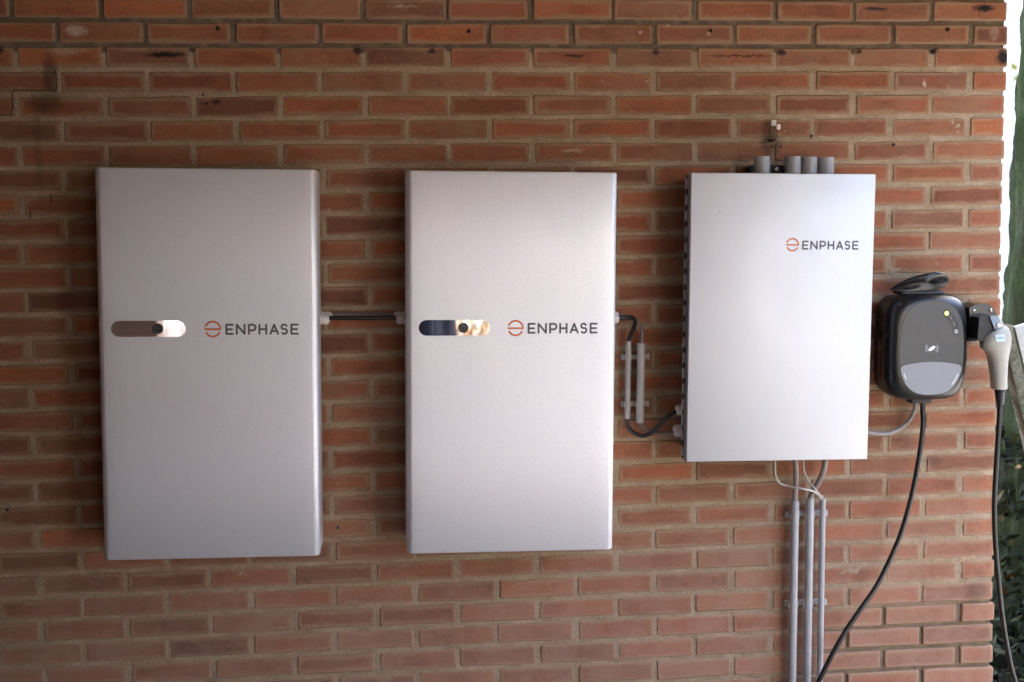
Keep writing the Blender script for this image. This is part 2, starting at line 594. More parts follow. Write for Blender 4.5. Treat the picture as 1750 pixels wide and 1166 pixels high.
for i, (area, x, zc, half, k) in enumerate(near):
    me = rng.choice(HALF if half else FULL)
    o = bpy.data.objects.new('brick', me)
    jx = rng.uniform(-.005, .003) if (half or k % 2 == 0 and x > -.1) else rng.uniform(-.003, .003)
    o.location = (x + jx, -.0042 + rng.uniform(-.0014, .0012), zc + rng.uniform(-.0012, .0012))
    o.rotation_euler = (rng.uniform(-.006, .006), rng.uniform(-.004, .004), rng.uniform(-.004, .004))
    link(o, wall)
    if marked(x, zc, .105, .026):
        o.material_slots[0].link = 'OBJECT'
        o.material_slots[0].material = M_BRICK_M
V, F, BP, LN, RN = [], [], [], [], []
for (area, x, zc, half, k) in rest:
    L_ = .0975 if half else .2085
    vs, fs = brick_shape(L_, .205 if half else .10, rng.randrange(10 ** 6))
    b = len(V); r_ = rng.random()
    oy = -.0042 + rng.uniform(-.0014, .0012)
    V += [(x + vx, oy + vy, zc + vz) for vx, vy, vz in vs]
    F += [tuple(b + q for q in f) for f in fs]
    BP += vs; LN += [L_] * len(vs); RN += [r_] * len(vs)
# the back leaf at the wall end (a second brick behind every even stretcher)
for k in krows:
    zc = (bedz(k) + bedz(k + 1)) / 2
    if k % 2 == 0 and zc > .03:
        vs, fs = brick_shape(.2105, .10, rng.randrange(10 ** 6)); b = len(V); r_ = rng.random()
        V += [(WX1 - .105 + vx, .206 - vy, zc + vz) for vx, vy, vz in vs]
        F += [tuple(b + q for q in f) for f in fs]
        BP += vs; LN += [.21] * len(vs); RN += [r_] * len(vs)
me = bpy.data.meshes.new('hidden_brickwork')
me.from_pydata(V, [], F); me.validate()
set_bpos(me, BP, np.array(LN), RN)
me.materials.append(M_BRICK)
tag(link(bpy.data.objects.new('brickwork', me), wall), kind='stuff')

# mortar: a finely uneven sheet between the bricks with its own thickness
st = 0.0065
gx = np.arange(WX0, WX1 - .009 + st / 2, st); gz = np.arange(0, 2.50, st)
X, Z = np.meshgrid(gx, gz)
nz = vnoise(X * 38, Z * 60, 1) * .0022 + vnoise(X * 110, Z * 130, 2) * .0026 + vnoise(X * 6, Z * 9, 3) * .0008
Y = -.0014 + nz
Y += np.where(Z > Z_OLD, .0042, 0)
low = np.clip((.53 - Z) / .03, 0, 1) * np.clip((X + .50 + (Z - .4) * -1.2) / .1, 0, 1)
Y += low * .0050
ny_, nx_ = X.shape
idx = np.arange(nx_ * ny_).reshape(ny_, nx_)
verts = np.stack([X, Y, Z], -1).reshape(-1, 3)
faces = np.stack([idx[:-1, :-1], idx[:-1, 1:], idx[1:, 1:], idx[1:, :-1]], -1).reshape(-1, 4)
mo = raw_mesh('mortar', verts, faces, M_MORTAR, wall, True)
mo.data.materials.append(M_MORTAR_M)
fc = verts[faces[:, 0]]
mk = np.zeros(len(faces), bool)
for a_, b_, rx_, rz_, _ in SOOT + PALE:
    mk |= (np.abs(fc[:, 0] - a_) < rx_ * 1.3 + .03) & (np.abs(fc[:, 2] - b_) < rz_ * 1.3 + .025)
mo.data.polygons.foreach_set('material_index', mk.astype(np.int32))
MB().box(WX0, WX1 - .0095, .012, .2, 0, 2.5).build('wall_core', M_MORTAR, wall)

# raised dark discs and lines painting the shade in drilled holes and cracks
for x, z, r_ in [(-2.018, 2.117, .0055), (-1.372, 2.112, .0058), (-.724, 2.115, .0045), (-.065, 2.12, .0055), (-2.053, 1.926, .0035),
                 (-2.022, 1.932, .0032), (-2.061, 1.949, .0025), (-2.461, 1.924, .0035), (-.553, 1.807, .0035), (-.530, 1.807, .0032),
                 (-.444, 1.835, .0035), (-.212, 1.81, .0038), (-2.60, .88, .004), (-1.745, .80, .0035)]:
    pts = []
    for q in range(11):
        a = 2 * math.pi * q / 11
        rr = r_ * rng.uniform(.85, 1.15)
        pts.append((x + rr * math.cos(a), z + rr * math.sin(a)))
    MB().prism(pts, -.0066, -.003).build('drill_hole_shade', M_HOLE_SHADE, wall)
for path in ([(-2.427, 2.012), (-2.424, 1.985), (-2.427, 1.962), (-2.47, 1.961), (-2.531, 1.961), (-2.536, 1.95), (-2.537, 1.92), (-2.541, 1.900), (-2.575, 1.897)],
             [(-2.455, 1.700), (-2.452, 1.690), (-2.454, 1.672)], [(-2.51, 1.672), (-2.505, 1.655), (-2.507, 1.63)]):
    pp = []
    for a, b in zip(path[:-1], path[1:]):
        for s_ in range(4):
            f_ = s_ / 4
            pp.append((a[0] + (b[0] - a[0]) * f_ + rng.uniform(-.001, .001), -.0058, a[1] + (b[1] - a[1]) * f_ + rng.uniform(-.001, .001)))
    MB().tube(pp, [rng.uniform(.0007, .0016) for _ in pp], 5, squash=.5).build('crack', M_HOLE_SHADE, wall)

# ------------------------------------------------------------------ lettering
def arc(cx, cz, r, a0, a1, n=14):
    return [(cx + r * math.cos(R(a0 + (a1 - a0) * i / n)), cz + r * math.sin(R(a0 + (a1 - a0) * i / n))) for i in range(n + 1)]


def letter_strokes():
    L = []
    def E(x, w): L.extend([[(x, 0), (x, 1)], [(x, 1), (x + w, 1)], [(x, .5), (x + w * .88, .5)], [(x, 0), (x + w, 0)]])
    E(0, .69)
    L.extend([[(1.13, 0), (1.13, 1)], [(1.13, 1), (1.96, 0)], [(1.96, 0), (1.96, 1)]])
    L.extend([[(2.43, 0), (2.43, 1)], [(2.43, 1), (2.82, 1)] + arc(2.83, .69, .31, 90, -90) + [(2.43, .38)]])
    L.extend([[(3.56, 0), (3.56, 1)], [(4.29, 0), (4.29, 1)], [(3.56, .5), (4.29, .5)]])
    L.extend([[(4.74, 0), (5.15, 1)], [(5.15, 1), (5.56, 0)], [(4.88, .29), (5.42, .29)]])
    L.append([(6.48, .86)] + arc(6.22, .745, .27, 50, 230, 10)[1:] + [(6.22, .51)] + arc(6.24, .27, .29, 55, -140, 12) )
    E(7.01, .69)
    return L


def lettering(parent, x, z, y, unit, mat):
    mb = MB()
    for i, s in enumerate(letter_strokes()):
        mb.tube([(x + a * unit, y - .00002 * (i % 4), z + b * unit) for a, b in s], .108 * unit, 8, squash=.18, round_cap=True)
    return mb.build('lettering', mat, parent, 60)


def emblem(parent, x, z, y, rad, mat):
    r = rad * .89; w = rad * .110
    mb = MB()
    for i, s in enumerate([arc(0, 0, r, 155, 0, 24), [(-r, -.03 * r), (r * .99, -.03 * r)], arc(0, 0, r, -29, -151, 18)]):
        mb.tube([(x + a, y - .00002 * i, z + b) for a, b in s], w, 8, squash=.18, round_cap=True)
    return mb.build('emblem', mat, parent, 60)


def gland(parent, x, y, z, ax, r=.012, ln=.03, name='cable_gland'):
    """Nut, body and dome of a nylon gland along axis ax (+1/-1 in x, or 'down')."""
    prof = [(0, r * 1.25), (ln * .28, r * 1.25), (ln * .30, r * .95), (ln * .42, r * .95), (ln * .44, r * 1.15), (ln * .8, r * 1.12), (ln, r * .8)]
    rings = []
    for d, rr in prof:
        ring = []
        for k in range(12):
            a = 2 * math.pi * k / 12
            rad = rr * (1.0 if k % 2 == 0 else .95)
            if ax == 'down': ring.append((x + rad * math.cos(a), y + rad * math.sin(a), z - d))
            else: ring.append((x + ax * d, y + rad * math.cos(a), z + rad * math.sin(a)))
        rings.append(ring)
    return MB().loft(rings).build(name, M_GLAND, parent, 40)


# ------------------------------------------------------------------ battery cabinets
TILT = R(1.04)
PW, PH, PD = .535, .974, .19


def make_battery(cx, cz, label, glands):
    root = empty('battery_cabinet', (cx, 0, cz), (0, TILT, 0))
    tag(root, label, 'battery cabinet', 'tall silver battery cabinets on the brick wall')
    hw, hh = PW / 2, PH / 2
    # front cover: sheet folded round both sides with generous rounded vertical edges
    r = .016
    sec = [(-hw, -.045), (-hw, -.10)]
    sec += [(-hw + r - r * math.cos(R(a)), -PD + r - r * math.sin(R(a))) for a in range(0, 91, 9)]
    m_ = 14
    for i in range(1, m_):
        f = i / m_
        sec.append((-hw + r + (PW - 2 * r) * f, -PD))
    sec += [(hw - r + r * math.sin(R(a)), -PD + r - r * math.cos(R(a))) for a in range(0, 91, 9)]
    sec += [(hw, -.10), (hw, -.045)]
    e = .0035
    levels = [(-hh, e), (-hh + e * .3, e * .3), (-hh + e, 0), (-hh * .5, 0), (0, 0), (hh * .5, 0), (hh - e, 0), (hh - e * .3, e * .3), (hh, e)]
    rings = []
    for z, ins in levels:
        ring = []
        for x, y in sec:
            s_ = (hw - ins) / hw
            ring.append((x * s_, y + (ins if y < -.1 else 0), z))
        rings.append(ring)
    MB().loft(rings).build('cover', M_PANEL, root, 35)
    MB().box(-hw + .03, hw - .03, -.046, -.004, -hh + .03, hh - .03, .004).build('mounting_back', M_BACK, root, 40)
    yf = -PD
    # mirror status window
    sx, sz, hl, rr = -.146, .0935, .0895, .0198
    pill = [(sx + hl - rr + rr * math.cos(R(a)), sz + rr * math.sin(R(a))) for a in range(-90, 91, 10)]
    pill += [(sx - hl + rr + rr * math.cos(R(a)), sz + rr * math.sin(R(a))) for a in range(90, 271, 10)]
    pl = MB().prism(pill, yf - .0008, yf + .002).build('status_window', M_MIRROR, root)
    bx = -.1235
    def disc(cx_, cz_, r0, ya, yb, n=24): return [[(cx_ + r0 * math.cos(2 * math.pi * k / n), y, cz_ + r0 * math.sin(2 * math.pi * k / n)) for k in range(n)] for y in (ya, yb)]
    MB().loft(disc(bx, sz, .0132, yf, yf - .0024)).build('power_button', M_BTN, pl, 40)
    MB().tube([(bx + .0095 * math.cos(R(a)), yf - .0026, sz + .0095 * math.sin(R(a))) for a in range(0, 361, 15)], .0007, 6, cap=False).build('button_ring', M_BTN2, pl, 60)
    ic = MB().tube([(bx + .0042 * math.cos(R(a)), yf - .0025, sz + .0042 * math.sin(R(a))) for a in range(120, 421, 20)], .0006, 6)
    ic.tube([(bx, yf - .0025, sz + .002), (bx, yf - .0025, sz + .0052)], .0006, 6)
    ic.build('power_symbol', M_BTN2, pl, 60)
    emblem(root, .0095, .0925, yf - .0002, .0208, M_ORANGE)
    lettering(root, .0425, .0925 - .0122, yf - .0002, .02275, M_CHAR)
    for side in glands:
        gland(root, side * (hw - .002), -.10, .1085 if side > 0 else .1085 + .006 * 0, side, .0115, .026)
        gland(root, side * (hw - .002), -.06, .114, side, .0115, .032)
    return root


make_battery(-2.0425, 1.265, 'leftmost tall silver battery cabinet with a dim mirrored strip beside the logo', [1])
make_battery(-1.2883, 1.2517, 'middle tall silver battery cabinet with a half dark, half bright mirrored strip', [-1, 1])

# cables joining the two cabinets
o = MB().tube([(-1.765, -.10, 1.3725), (-1.70, -.101, 1.3715), (-1.63, -.1005, 1.3705), (-1.572, -.10, 1.3698)], .0058, 10, smooth=4).build('power_cable', M_CABLE, None, 60)
tag(o, 'straight black cable bridging the gap between the two silver battery cabinets', 'cable')
o = MB().tube([(-1.765, -.06, 1.379), (-1.70, -.058, 1.3785), (-1.63, -.058, 1.3765), (-1.57, -.06, 1.376)], .0048, 10, smooth=4).build('data_cable', M_BROWN, None, 60)
tag(o, 'thin brown cable just behind the black one between the battery cabinets', 'cable')

# ------------------------------------------------------------------ grey cabinet
CX, CZ, CW, CHT, CD = -.5822, 1.3535, .488, .749, .18
cab = empty('combiner_cabinet', (CX, 0, CZ), (0, R(.95), 0))
tag(cab, 'pale grey steel cabinet with small logo, right of the two battery cabinets', 'cabinet')
hw, hh = CW / 2, CHT / 2
M_BOXS = simple('box_side_grey', (.05, .048, .046), .5, .2)
MB().box(-hw + .026, hw - .022, -.140, -.004, -hh + .012, hh - .006, .003).build('box', M_BOXS, cab, 40)
MB().box(-hw + .014, hw - .012, -.152, -.1405, -hh + .008, hh - .003, .001).build('gasket', M_DARK, cab, 40)
MB().box(-hw, hw, -CD, -.1525, -hh, hh, .0022).build('door', M_DOOR, cab, 40)
MB().box(-hw - .0022, -hw - .0001, -.170, -.158, -hh + .004, hh - .004).build('hinge_leaf', M_BACK, cab)
nk = 18
for i in range(nk):
    z0 = -hh + .006 + i * (CHT - .012) / nk
    MB().tube([(-hw - .004, -.1495, z0 + .006), (-hw - .004, -.1495, z0 + (CHT - .012) / nk - .009)], .0042, 8).build('hinge_knuckle', M_PVC, cab, 60)
MB().tube([(-hw - .004, -.1495, -hh + .004), (-hw - .004, -.1495, hh - .004)], .0022, 8).build('hinge_pin', M_DARK, cab, 60)
emblem(cab, .0262, .1915, -CD - .0002, .0175, M_ORANGE)
lettering(cab, .054, .1915 - .0105, -CD - .0002, .0191, M_CHAR)
MB().tube([(.2065, -CD, .179), (.2065, -CD - .0003, .179)], .0008, 6).build('trademark_dot', M_CHAR, cab)
MB().tube([(-.168, -CD, .278), (-.168, -CD - .0004, .278)], .0013, 7).build('speck', M_CHAR, cab)
gland(cab, -hw + .026, -.07, -.2535, -1, .0135, .030)
gland(cab, -hw + .026, -.07, -.3095, -1, .0155, .036)
gland(cab, .0805, -.07, -hh + .016, 'down', .0125, .022)
gland(cab, .168, -.07, -hh + .016, 'down', .0130, .022)
bk = MB().prism([(-.048, .368), (.050, .368), (.050, .397), (.044, .402), (-.042, .402), (-.048, .397)], -.032, -.004).build('mounting_bracket', M_DARK, cab)
MB().loft([[(.034 - .0068 + .007 * math.cos(a), y, .392 + .007 * math.sin(a)) for a in [k * math.pi / 3 + .3 for k in range(6)]] for y in (-.031, -.039)]).build('bolt', M_STEEL, bk)

# conduit stubs on top of the grey cabinet
for x, r_, z1, lab in [(-.607, .0212, 1.776, 'lone short grey conduit stub left of the black bracket atop the grey cabinet'),
                       (-.523, .0212, 1.775, 'short grey conduit stub atop the cabinet, just right of the bracket bolt'),
                       (-.4785, .0205, 1.7735, 'middle of the three adjoining grey conduit stubs atop the cabinet'),
                       (-.4330, .0212, 1.7725, 'rightmost short grey conduit stub on top of the grey cabinet')]:
    rings = []
    for rr, z in [(r_, 1.715), (r_, z1 - .003), (r_ * .97, z1), (r_ * .86, z1), (r_ * .84, z1 - .004), (r_ * .84, 1.72)]:
        rings.append([(x + rr * math.cos(2 * math.pi * k / 32), -.088 + rr * math.sin(2 * math.pi * k / 32), z) for k in range(32)])
    o = MB().loft(rings).build('conduit_stub', M_PVC, None, 40)
    tag(o, lab, 'conduit', 'conduit stubs on top of the grey cabinet')

# ------------------------------------------------------------------ conduits between the cabinets
def conduit(name, a, b, r, mat, lab, grp):
    rings = []
    A, B = Vector(a), Vector(b)
    d = (B - A)
    e_ = .003 / d.length
    for f, rr in [(0.03, r * .8), (0, r * .82), (0, r * .96), (e_, r), (.5, r), (1 - e_, r), (1, r * .96), (1, r * .82), (.97, r * .8)]:
        c_ = A + d * f
        rings.append([(c_.x + rr * math.cos(2 * math.pi * k / 20), c_.y + rr * math.sin(2 * math.pi * k / 20), c_.z) for k in range(20)])
    o = MB().loft(rings).build(name, mat, None, 40)
    return tag(o, lab, 'conduit', grp)


conduit('conduit', (-.9555, -.032, 1.289), (-.960, -.032, 1.0785), .0078, M_PVC2, 'thin short grey conduit between middle battery cabinet and grey cabinet', 'conduits between the cabinets')
conduit('conduit', (-.921, -.036, 1.283), (-.926, -.036, 1.067), .0112, M_PVC2, 'thicker short grey conduit between middle battery cabinet and grey cabinet', 'conduits between the cabinets')


def saddle(x0, x1, z, pipes, lab, grp, hgt=.013):
    root = empty('pipe_clip', ((x0 + x1) / 2, -.004, z))
    tag(root, lab, 'pipe clip', grp)
    cx_ = (x0 + x1) / 2
    MB().box(x0 - cx_, x1 - cx_, -.012, 0, -hgt / 2, hgt / 2, .0012).build('rail', M_CLIP, root, 40)
    for x in (x0 + .003, x1 - .003):
        MB().box(x - cx_ - .003, x - cx_ + .003, -.016, -.0121, -hgt * .62, hgt * .62, .001).build('end_stop', M_CLIP, root, 40)
    for px, py, pr in pipes:
        path = [(px - cx_ + (pr + .0016) * math.cos(R(a)), py + .004 + (pr + .0016) * math.sin(R(a))) for a in range(40, -221, -20)]
        pts2 = [(px - cx_ + (pr + .0002) * math.cos(R(a)), py + .004 + (pr + .0002) * math.sin(R(a))) for a in range(-220, 41, 20)]
        poly = path + pts2
        # clip jaws hug only the back half of the pipe
        back = [(px - cx_ + (pr + .0022) * math.cos(R(a)), py + .004 + (pr + .0022) * math.sin(R(a))) for a in range(-15, 196, 15)]
        inn = [(px - cx_ + (pr + .0003) * math.cos(R(a)), py + .004 + (pr + .0003) * math.sin(R(a))) for a in range(195, -16, -15)]
        ring0 = [(x, y, -hgt * .42) for x, y in back + inn]
        ring1 = [(x, y, hgt * .42) for x, y in back + inn]
        MB().loft([ring0, ring1]).build('jaw', M_CLIP, root, 40)
    return root


saddle(-.972, -.896, 1.2445, [(-.9565, -.032, .0078), (-.922, -.036, .0112)], 'upper pipe clip holding the two short conduits between the cabinets', 'clips on the short conduits')
saddle(-.973, -.897, 1.116, [(-.9592, -.032, .0078), (-.925, -.036, .0112)], 'lower pipe clip holding the two short conduits between the cabinets', 'clips on the short conduits')

o = MB().tube([(-1.012, -.10, 1.3590), (-.985, -.098, 1.358), (-.960, -.085, 1.357), (-.945, -.066, 1.349), (-.944, -.05, 1.330), (-.951, -.038, 1.307), (-.9555, -.032, 1.288), (-.956, -.032, 1.25),
               (-.958, -.032, 1.17), (-.9605, -.032, 1.085), (-.961, -.032, 1.072), (-.955, -.035, 1.052), (-.941, -.045, 1.039), (-.919, -.055, 1.034), (-.895, -.063, 1.046),
               (-.873, -.068, 1.070), (-.853, -.07, 1.090), (-.834, -.07, 1.0985), (-.81, -.07, 1.0995)], .0056, 10, smooth=4).build('power_cable', M_CABLE, None, 60)
tag(o, 'black cable sagging from the thin conduit up into the grey cabinet', 'cable')
o = MB().tube([(-1.012, -.06, 1.3655), (-.975, -.058, 1.361), (-.945, -.050, 1.351), (-.926, -.042, 1.333), (-.919, -.037, 1.309), (-.921, -.036, 1.28), (-.9235, -.036, 1.18), (-.925, -.036, 1.075), (-.922, -.036, 1.062),
               (-.908, -.04, 1.047), (-.876, -.055, 1.039), (-.845, -.07, 1.0425), (-.81, -.07, 1.0435)], .0048, 10, smooth=4).build('data_cable', M_BROWN, None, 60)
tag(o, 'brown grey cable running from the thicker short conduit into the grey cabinet', 'cable')

# ------------------------------------------------------------------ conduits below the grey cabinet
GP = 'long conduits rising to the grey cabinet'
conduit('conduit', (-.492, -.037, .8365), (-.4985, -.037, .012), .0113, M_PVC, 'leftmost of the three tall grey conduits under the grey cabinet', GP)
conduit('conduit', (-.449, -.037, .8425), (-.456, -.037, .012), .0113, M_PVC, 'middle of the three tall grey conduits under the grey cabinet', GP)
conduit('conduit', (-.412, -.034, .840), (-.417, -.034, .012), .0086, M_PVC, 'rightmost and thinnest of the three tall conduits under the grey cabinet', GP)
for z, lab in [(.794, 'upper grey clip rail holding the three tall conduits'), (.5405, 'lower grey clip rail holding the three tall conduits')]:
    f_ = (.84 - z) / .83
    saddle(-.512, -.392, z, [(-.492 - .0065 * f_, -.037, .0113), (-.449 - .007 * f_, -.037, .0113), (-.412 - .005 * f_, -.034, .0086)], lab, 'clip rails on the tall conduits', .014)
o = MB().tube([(-.5035, -.07, .985), (-.5035, -.069, .955), (-.499, -.064, .93), (-.4945, -.05, .89), (-.4925, -.039, .85), (-.4925, -.037, .82), (-.4935, -.037, .7)], .0075, 10, smooth=5).build('supply_cable', M_GREYC, None, 60)
tag(o, 'straight brown grey cable from cabinet underside into the leftmost tall conduit', 'cable')
o = MB().tube([(-.418, -.07, .985), (-.419, -.07, .955), (-.422, -.066, .925), (-.431, -.055, .892), (-.443, -.042, .862), (-.449, -.037, .840), (-.450, -.037, .80), (-.4505, -.037, .7)], .0078, 10, smooth=5).build('supply_cable', M_GREYC, None, 60)
tag(o, 'bent brown grey cable from cabinet underside into the middle tall conduit', 'cable')
o = MB().tube([(-.553, -.05, .99), (-.5535, -.05, .94), (-.551, -.05, .910), (-.540, -.05, .891), (-.520, -.05, .8825), (-.487, -.078, .879), (-.455, -.07, .870), (-.430, -.05, .853), (-.415, -.036, .834), (-.412, -.034, .81), (-.413, -.034, .72)], .0029, 8, smooth=5).build('signal_wire', M_WHITEC, None, 60)
tag(o, 'thin white wire drooping in a loop from the cabinet into the thinnest tall conduit', 'wire')
o = MB().tube([(-.474, -.05, .99), (-.474, -.05, .945), (-.470, -.05, .918), (-.458, -.05, .894), (-.443, -.062, .872), (-.425, -.05, .852), (-.411, -.034, .833), (-.411, -.034, .72)], .0024, 8, smooth=5).build('signal_wire', M_WHITEC, None, 60)
tag(o, 'thin white wire falling between the two cables into the thinnest tall conduit', 'wire')

# loose wire ends with terminal blocks above the grey cabinet
wr = empty('wire_end', (-.558, -.004, 1.826))
tag(wr, 'two loose brown wires with pale terminal blocks sticking out above the grey cabinet', 'wire')
MB().tube([(0, .012, .002), (-.001, -.012, -.002), (-.008, -.024, .012), (-.007, -.027, .034)], .0018, 6, smooth=4).build('wire', M_COPPER, wr, 60)
MB().tube([(.001, .012, .000), (.003, -.016, -.004), (.009, -.028, .008), (.011, -.030, .026)], .0018, 6, smooth=4).build('wire', M_COPPER, wr, 60)
MB().tube([(-.002, .012, .000), (-.003, -.014, -.006), (.000, -.026, .012), (.001, -.027, .036)], .0014, 6, smooth=4).build('wire', M_COPPER, wr, 60)
MB().box(-.0085, .0055, -.034, -.022, .034, .0495, .001).build('terminal_block', M_WHITEC, wr, 40)
MB().box(.0055, .0165, -.036, -.025, .024, .038, .001).build('terminal_block', M_PINK, wr, 40)

# ------------------------------------------------------------------ wall charger
def superell(cx_, cz_, a, b, n, y, m=56, egg=0.0):
    pts = []
    for k in range(m):
        th = 2 * math.pi * k / m
        c_, s_ = math.cos(th), math.sin(th)
        x = a * math.copysign(abs(c_) ** (2 / n), c_)
        z = b * math.copysign(abs(s_) ** (2 / n), s_)
        pts.append((cx_ + x * (1 + egg * z / b), y, cz_ + z))
    return pts


ch = empty('wall_charger', (-.153, 0, 1.262), (0, R(.6), 0))
tag(ch, 'black rounded vehicle charger with open top flap beside the grey cabinet', 'charger')
MB().loft([superell(0, 0, .104, .132, 5, -.004), superell(0, 0, .108, .138, 5, -.012), superell(0, 0, .110, .141, 5, -.045), superell(0, 0, .111, .143, 5, -.062)]).build('rear_housing', M_BLACK, ch, 50)
MB().loft([superell(0, 0, .105, .137, 5, -.060), superell(0, 0, .1125, .1435, 4.6, -.066), superell(0, 0, .1135, .1445, 4.6, -.085), superell(.001, 0, .1125, .1435, 4.4, -.100),
           superell(.002, 0, .108, .139, 4.0, -.112), superell(.004, 0, .100, .131, 3.4, -.119), superell(.005, 0, .092, .128, 2.8, -.1225)]).build('front_housing', M_BLACK, ch, 60)
fa = MB().loft([superell(.006, -.001, .0900, .1275, 2.7, -.1215, egg=-.02), superell(.006, -.001, .0895, .127, 2.7, -.1243, egg=-.02)]).build('fascia', M_FASCIA, ch, 40)
# lower label: the part of the oval under a shallow arc
ov = superell(.006, -.001, .0885, .126, 2.7, 0, 96, egg=-.02)
lowp = [(x, z) for x, _, z in ov if z < -.050 + .010 * (1 - ((x - .006) / .088) ** 2) - .004]
lowp.sort(key=lambda q: math.atan2(q[1] + .04, q[0] - .006))
lo_ = [q for q in lowp]
arc_top = [(.006 + .086 * s_, -.0485 + .0115 * (1 - s_ * s_)) for s_ in [1 - i / 10 for i in range(0, 21)]]
xs_min = min(q[0] for q in lo_); xs_max = max(q[0] for q in lo_)
arc_top = [q for q in arc_top if xs_min < q[0] < xs_max]
lo_.sort(key=lambda q: math.atan2(q[1] + .045, q[0] - .006) if q[1] < -.045 else (-.001 if q[0] > 0 else -math.pi + .001))
MB().prism(lo_ + arc_top, -.1240, -.1250).build('label_plate', M_LABEL, fa, 40)
rimm = MB().tube([(x, -.1249, z) for x, z in arc_top], .0007, 6)
rimm.build('label_edge', M_FASCIA, fa, 60)
# indicator strip along the upper right of the oval
strip = []
for i in range(9):
    a = R(62 - i * 5.2)
    strip.append((.006 + .070 * math.copysign(abs(math.cos(a)) ** (2 / 2.5), 1), -.1246, -.001 + .103 * abs(math.sin(a)) ** (2 / 2.5)))
MB().tube(strip, .0095, 10, squash=.10, round_cap=True).build('indicator_strip', M_BLACK, fa, 60)
lx, _, lz = strip[0]; ex, _, ez = strip[-1]
led = MB().tube([(lx, -.1250, lz), (lx, -.1264, lz)], .0050, 14).build('status_light', M_LED, fa, 60)
MB().tube([(ex, -.1250, ez), (ex, -.1264, ez)], .0050, 14).build('button', M_LABEL, fa, 60)
MB().tube([(ex + .0046 * math.cos(R(a)), -.1262, ez + .0046 * math.sin(R(a))) for a in range(0, 361, 20)], .0007, 5, cap=False).build('button_rim', M_WHITE, fa, 60)
for i0, i1 in ((2.0, 3.3), (4.6, 6.0)):
    def at(f): a_, b_ = strip[int(f)], strip[min(int(f) + 1, 8)]; w_ = f - int(f); return (a_[0] * (1 - w_) + b_[0] * w_, -.1257, a_[2] * (1 - w_) + b_[2] * w_)
    MB().tube([at(i0), at((i0 + i1) / 2), at(i1)], .0010, 5, squash=.3).build('caption', M_LABEL, fa, 60)
# contactless mark: leaf between double arcs
sy = MB()
sxx, szz = .006, -.002
sy.loft([[(sxx + .0105 * c_ * math.cos(R(32)) - .0048 * s_ * math.sin(R(32)), y, szz + .0105 * c_ * math.sin(R(32)) + .0048 * s_ * math.cos(R(32))) for c_, s_ in [(math.cos(2 * math.pi * k / 20), math.sin(2 * math.pi * k / 20)) for k in range(20)]] for y in (-.1242, -.1249)])
sy.build('contactless_mark', M_WHITE, fa)
for r_, wdt in ((.0125, .0013), (.0170, .0022)):
    for a0 in (-38, 142):
        MB().tube([(sxx + r_ * math.cos(R(a0 + q)), -.1246, szz + r_ * .95 * math.sin(R(a0 + q))) for q in range(0, 77, 8)], wdt, 6, squash=.2).build('signal_arc', M_LABEL, fa, 60)
# edge lettering dashes that follow the lower rim
for a0, a1, n_ in ((-30, -52, 7), (-143, -153, 3)):
    for i in range(n_):
        pp = []
        for f in (i / n_, (i + .62) / n_):
            a = R(a0 + (a1 - a0) * f)
            c_, s_ = math.cos(a), math.sin(a)
            pp.append((.006 + .083 * math.copysign(abs(c_) ** (2 / 2.7), c_), -.1253, -.001 + .119 * math.copysign(abs(s_) ** (2 / 2.7), s_)))
        MB().tube(pp, .0016, 5, squash=.2).build('rim_print', M_WHITE, fa, 60)
# top hinge tray and open flap
MB().box(-.068, .052, -.092, -.030, .1405, .1515, .004).build('top_tray', M_DARK, ch, 40)
lp_, _r = catmull([Vector(q + (0,)) for q in [(-.096, .153), (-.076, .170), (-.046, .186), (-.010, .1965), (.022, .200), (.044, .1955), (.058, .185), (.062, .173), (.054, .160)]], [1] * 9, 3)
lid = [(q.x, q.y) for q in lp_] + [(.02, .1515), (-.03, .1500), (-.07, .1500)]
rg = []
cxl, czl = -.012, .175
for sc, y in [(1.0, .004), (1.0, -.001), (.975, -.0035), (.90, -.0042), (.5, -.0050), (.1, -.0054)]:
    rg.append([(cxl + (x - cxl) * sc, -.082 - (z - .156) * .5 + y - .012 * (1 - ((x - cxl) / .08) ** 2), czl + (z - czl) * sc) for x, z in lid])
fl = MB().loft(rg).build('flap', M_BLACK, ch, 35)
MB().tube([(lid[i][0], -.080 - (lid[i][1] - .156) * .5 - .012 * (1 - ((lid[i][0] - cxl) / .08) ** 2), lid[i][1] + .0012) for i in range(1, 24)], .0016, 6, smooth=3).build('flap_rim', M_BLACK, fl, 60)
MB().tube([(-.083, -.1135, .117), (-.083, -.116, .117)], .003, 10).build('screw', M_DARK, ch, 60)
MB().box(-.026, .034, -.075, -.038, -.158, -.1395, .004).build('cable_outlet', M_DARK, ch, 40)

o = MB().tube([(-.330, -.05, 1.026), (-.30, -.05, 1.0255), (-.265, -.045, 1.019), (-.230, -.036, 1.0165), (-.205, -.032, 1.023), (-.183, -.035, 1.037), (-.168, -.042, 1.057), (-.160, -.052, 1.080), (-.158, -.056, 1.106)], .0062, 10, smooth=5).build('supply_cable', M_GREYC, None, 60)
tag(o, 'grey cable curving from the grey cabinet side up to the charger bottom', 'cable')

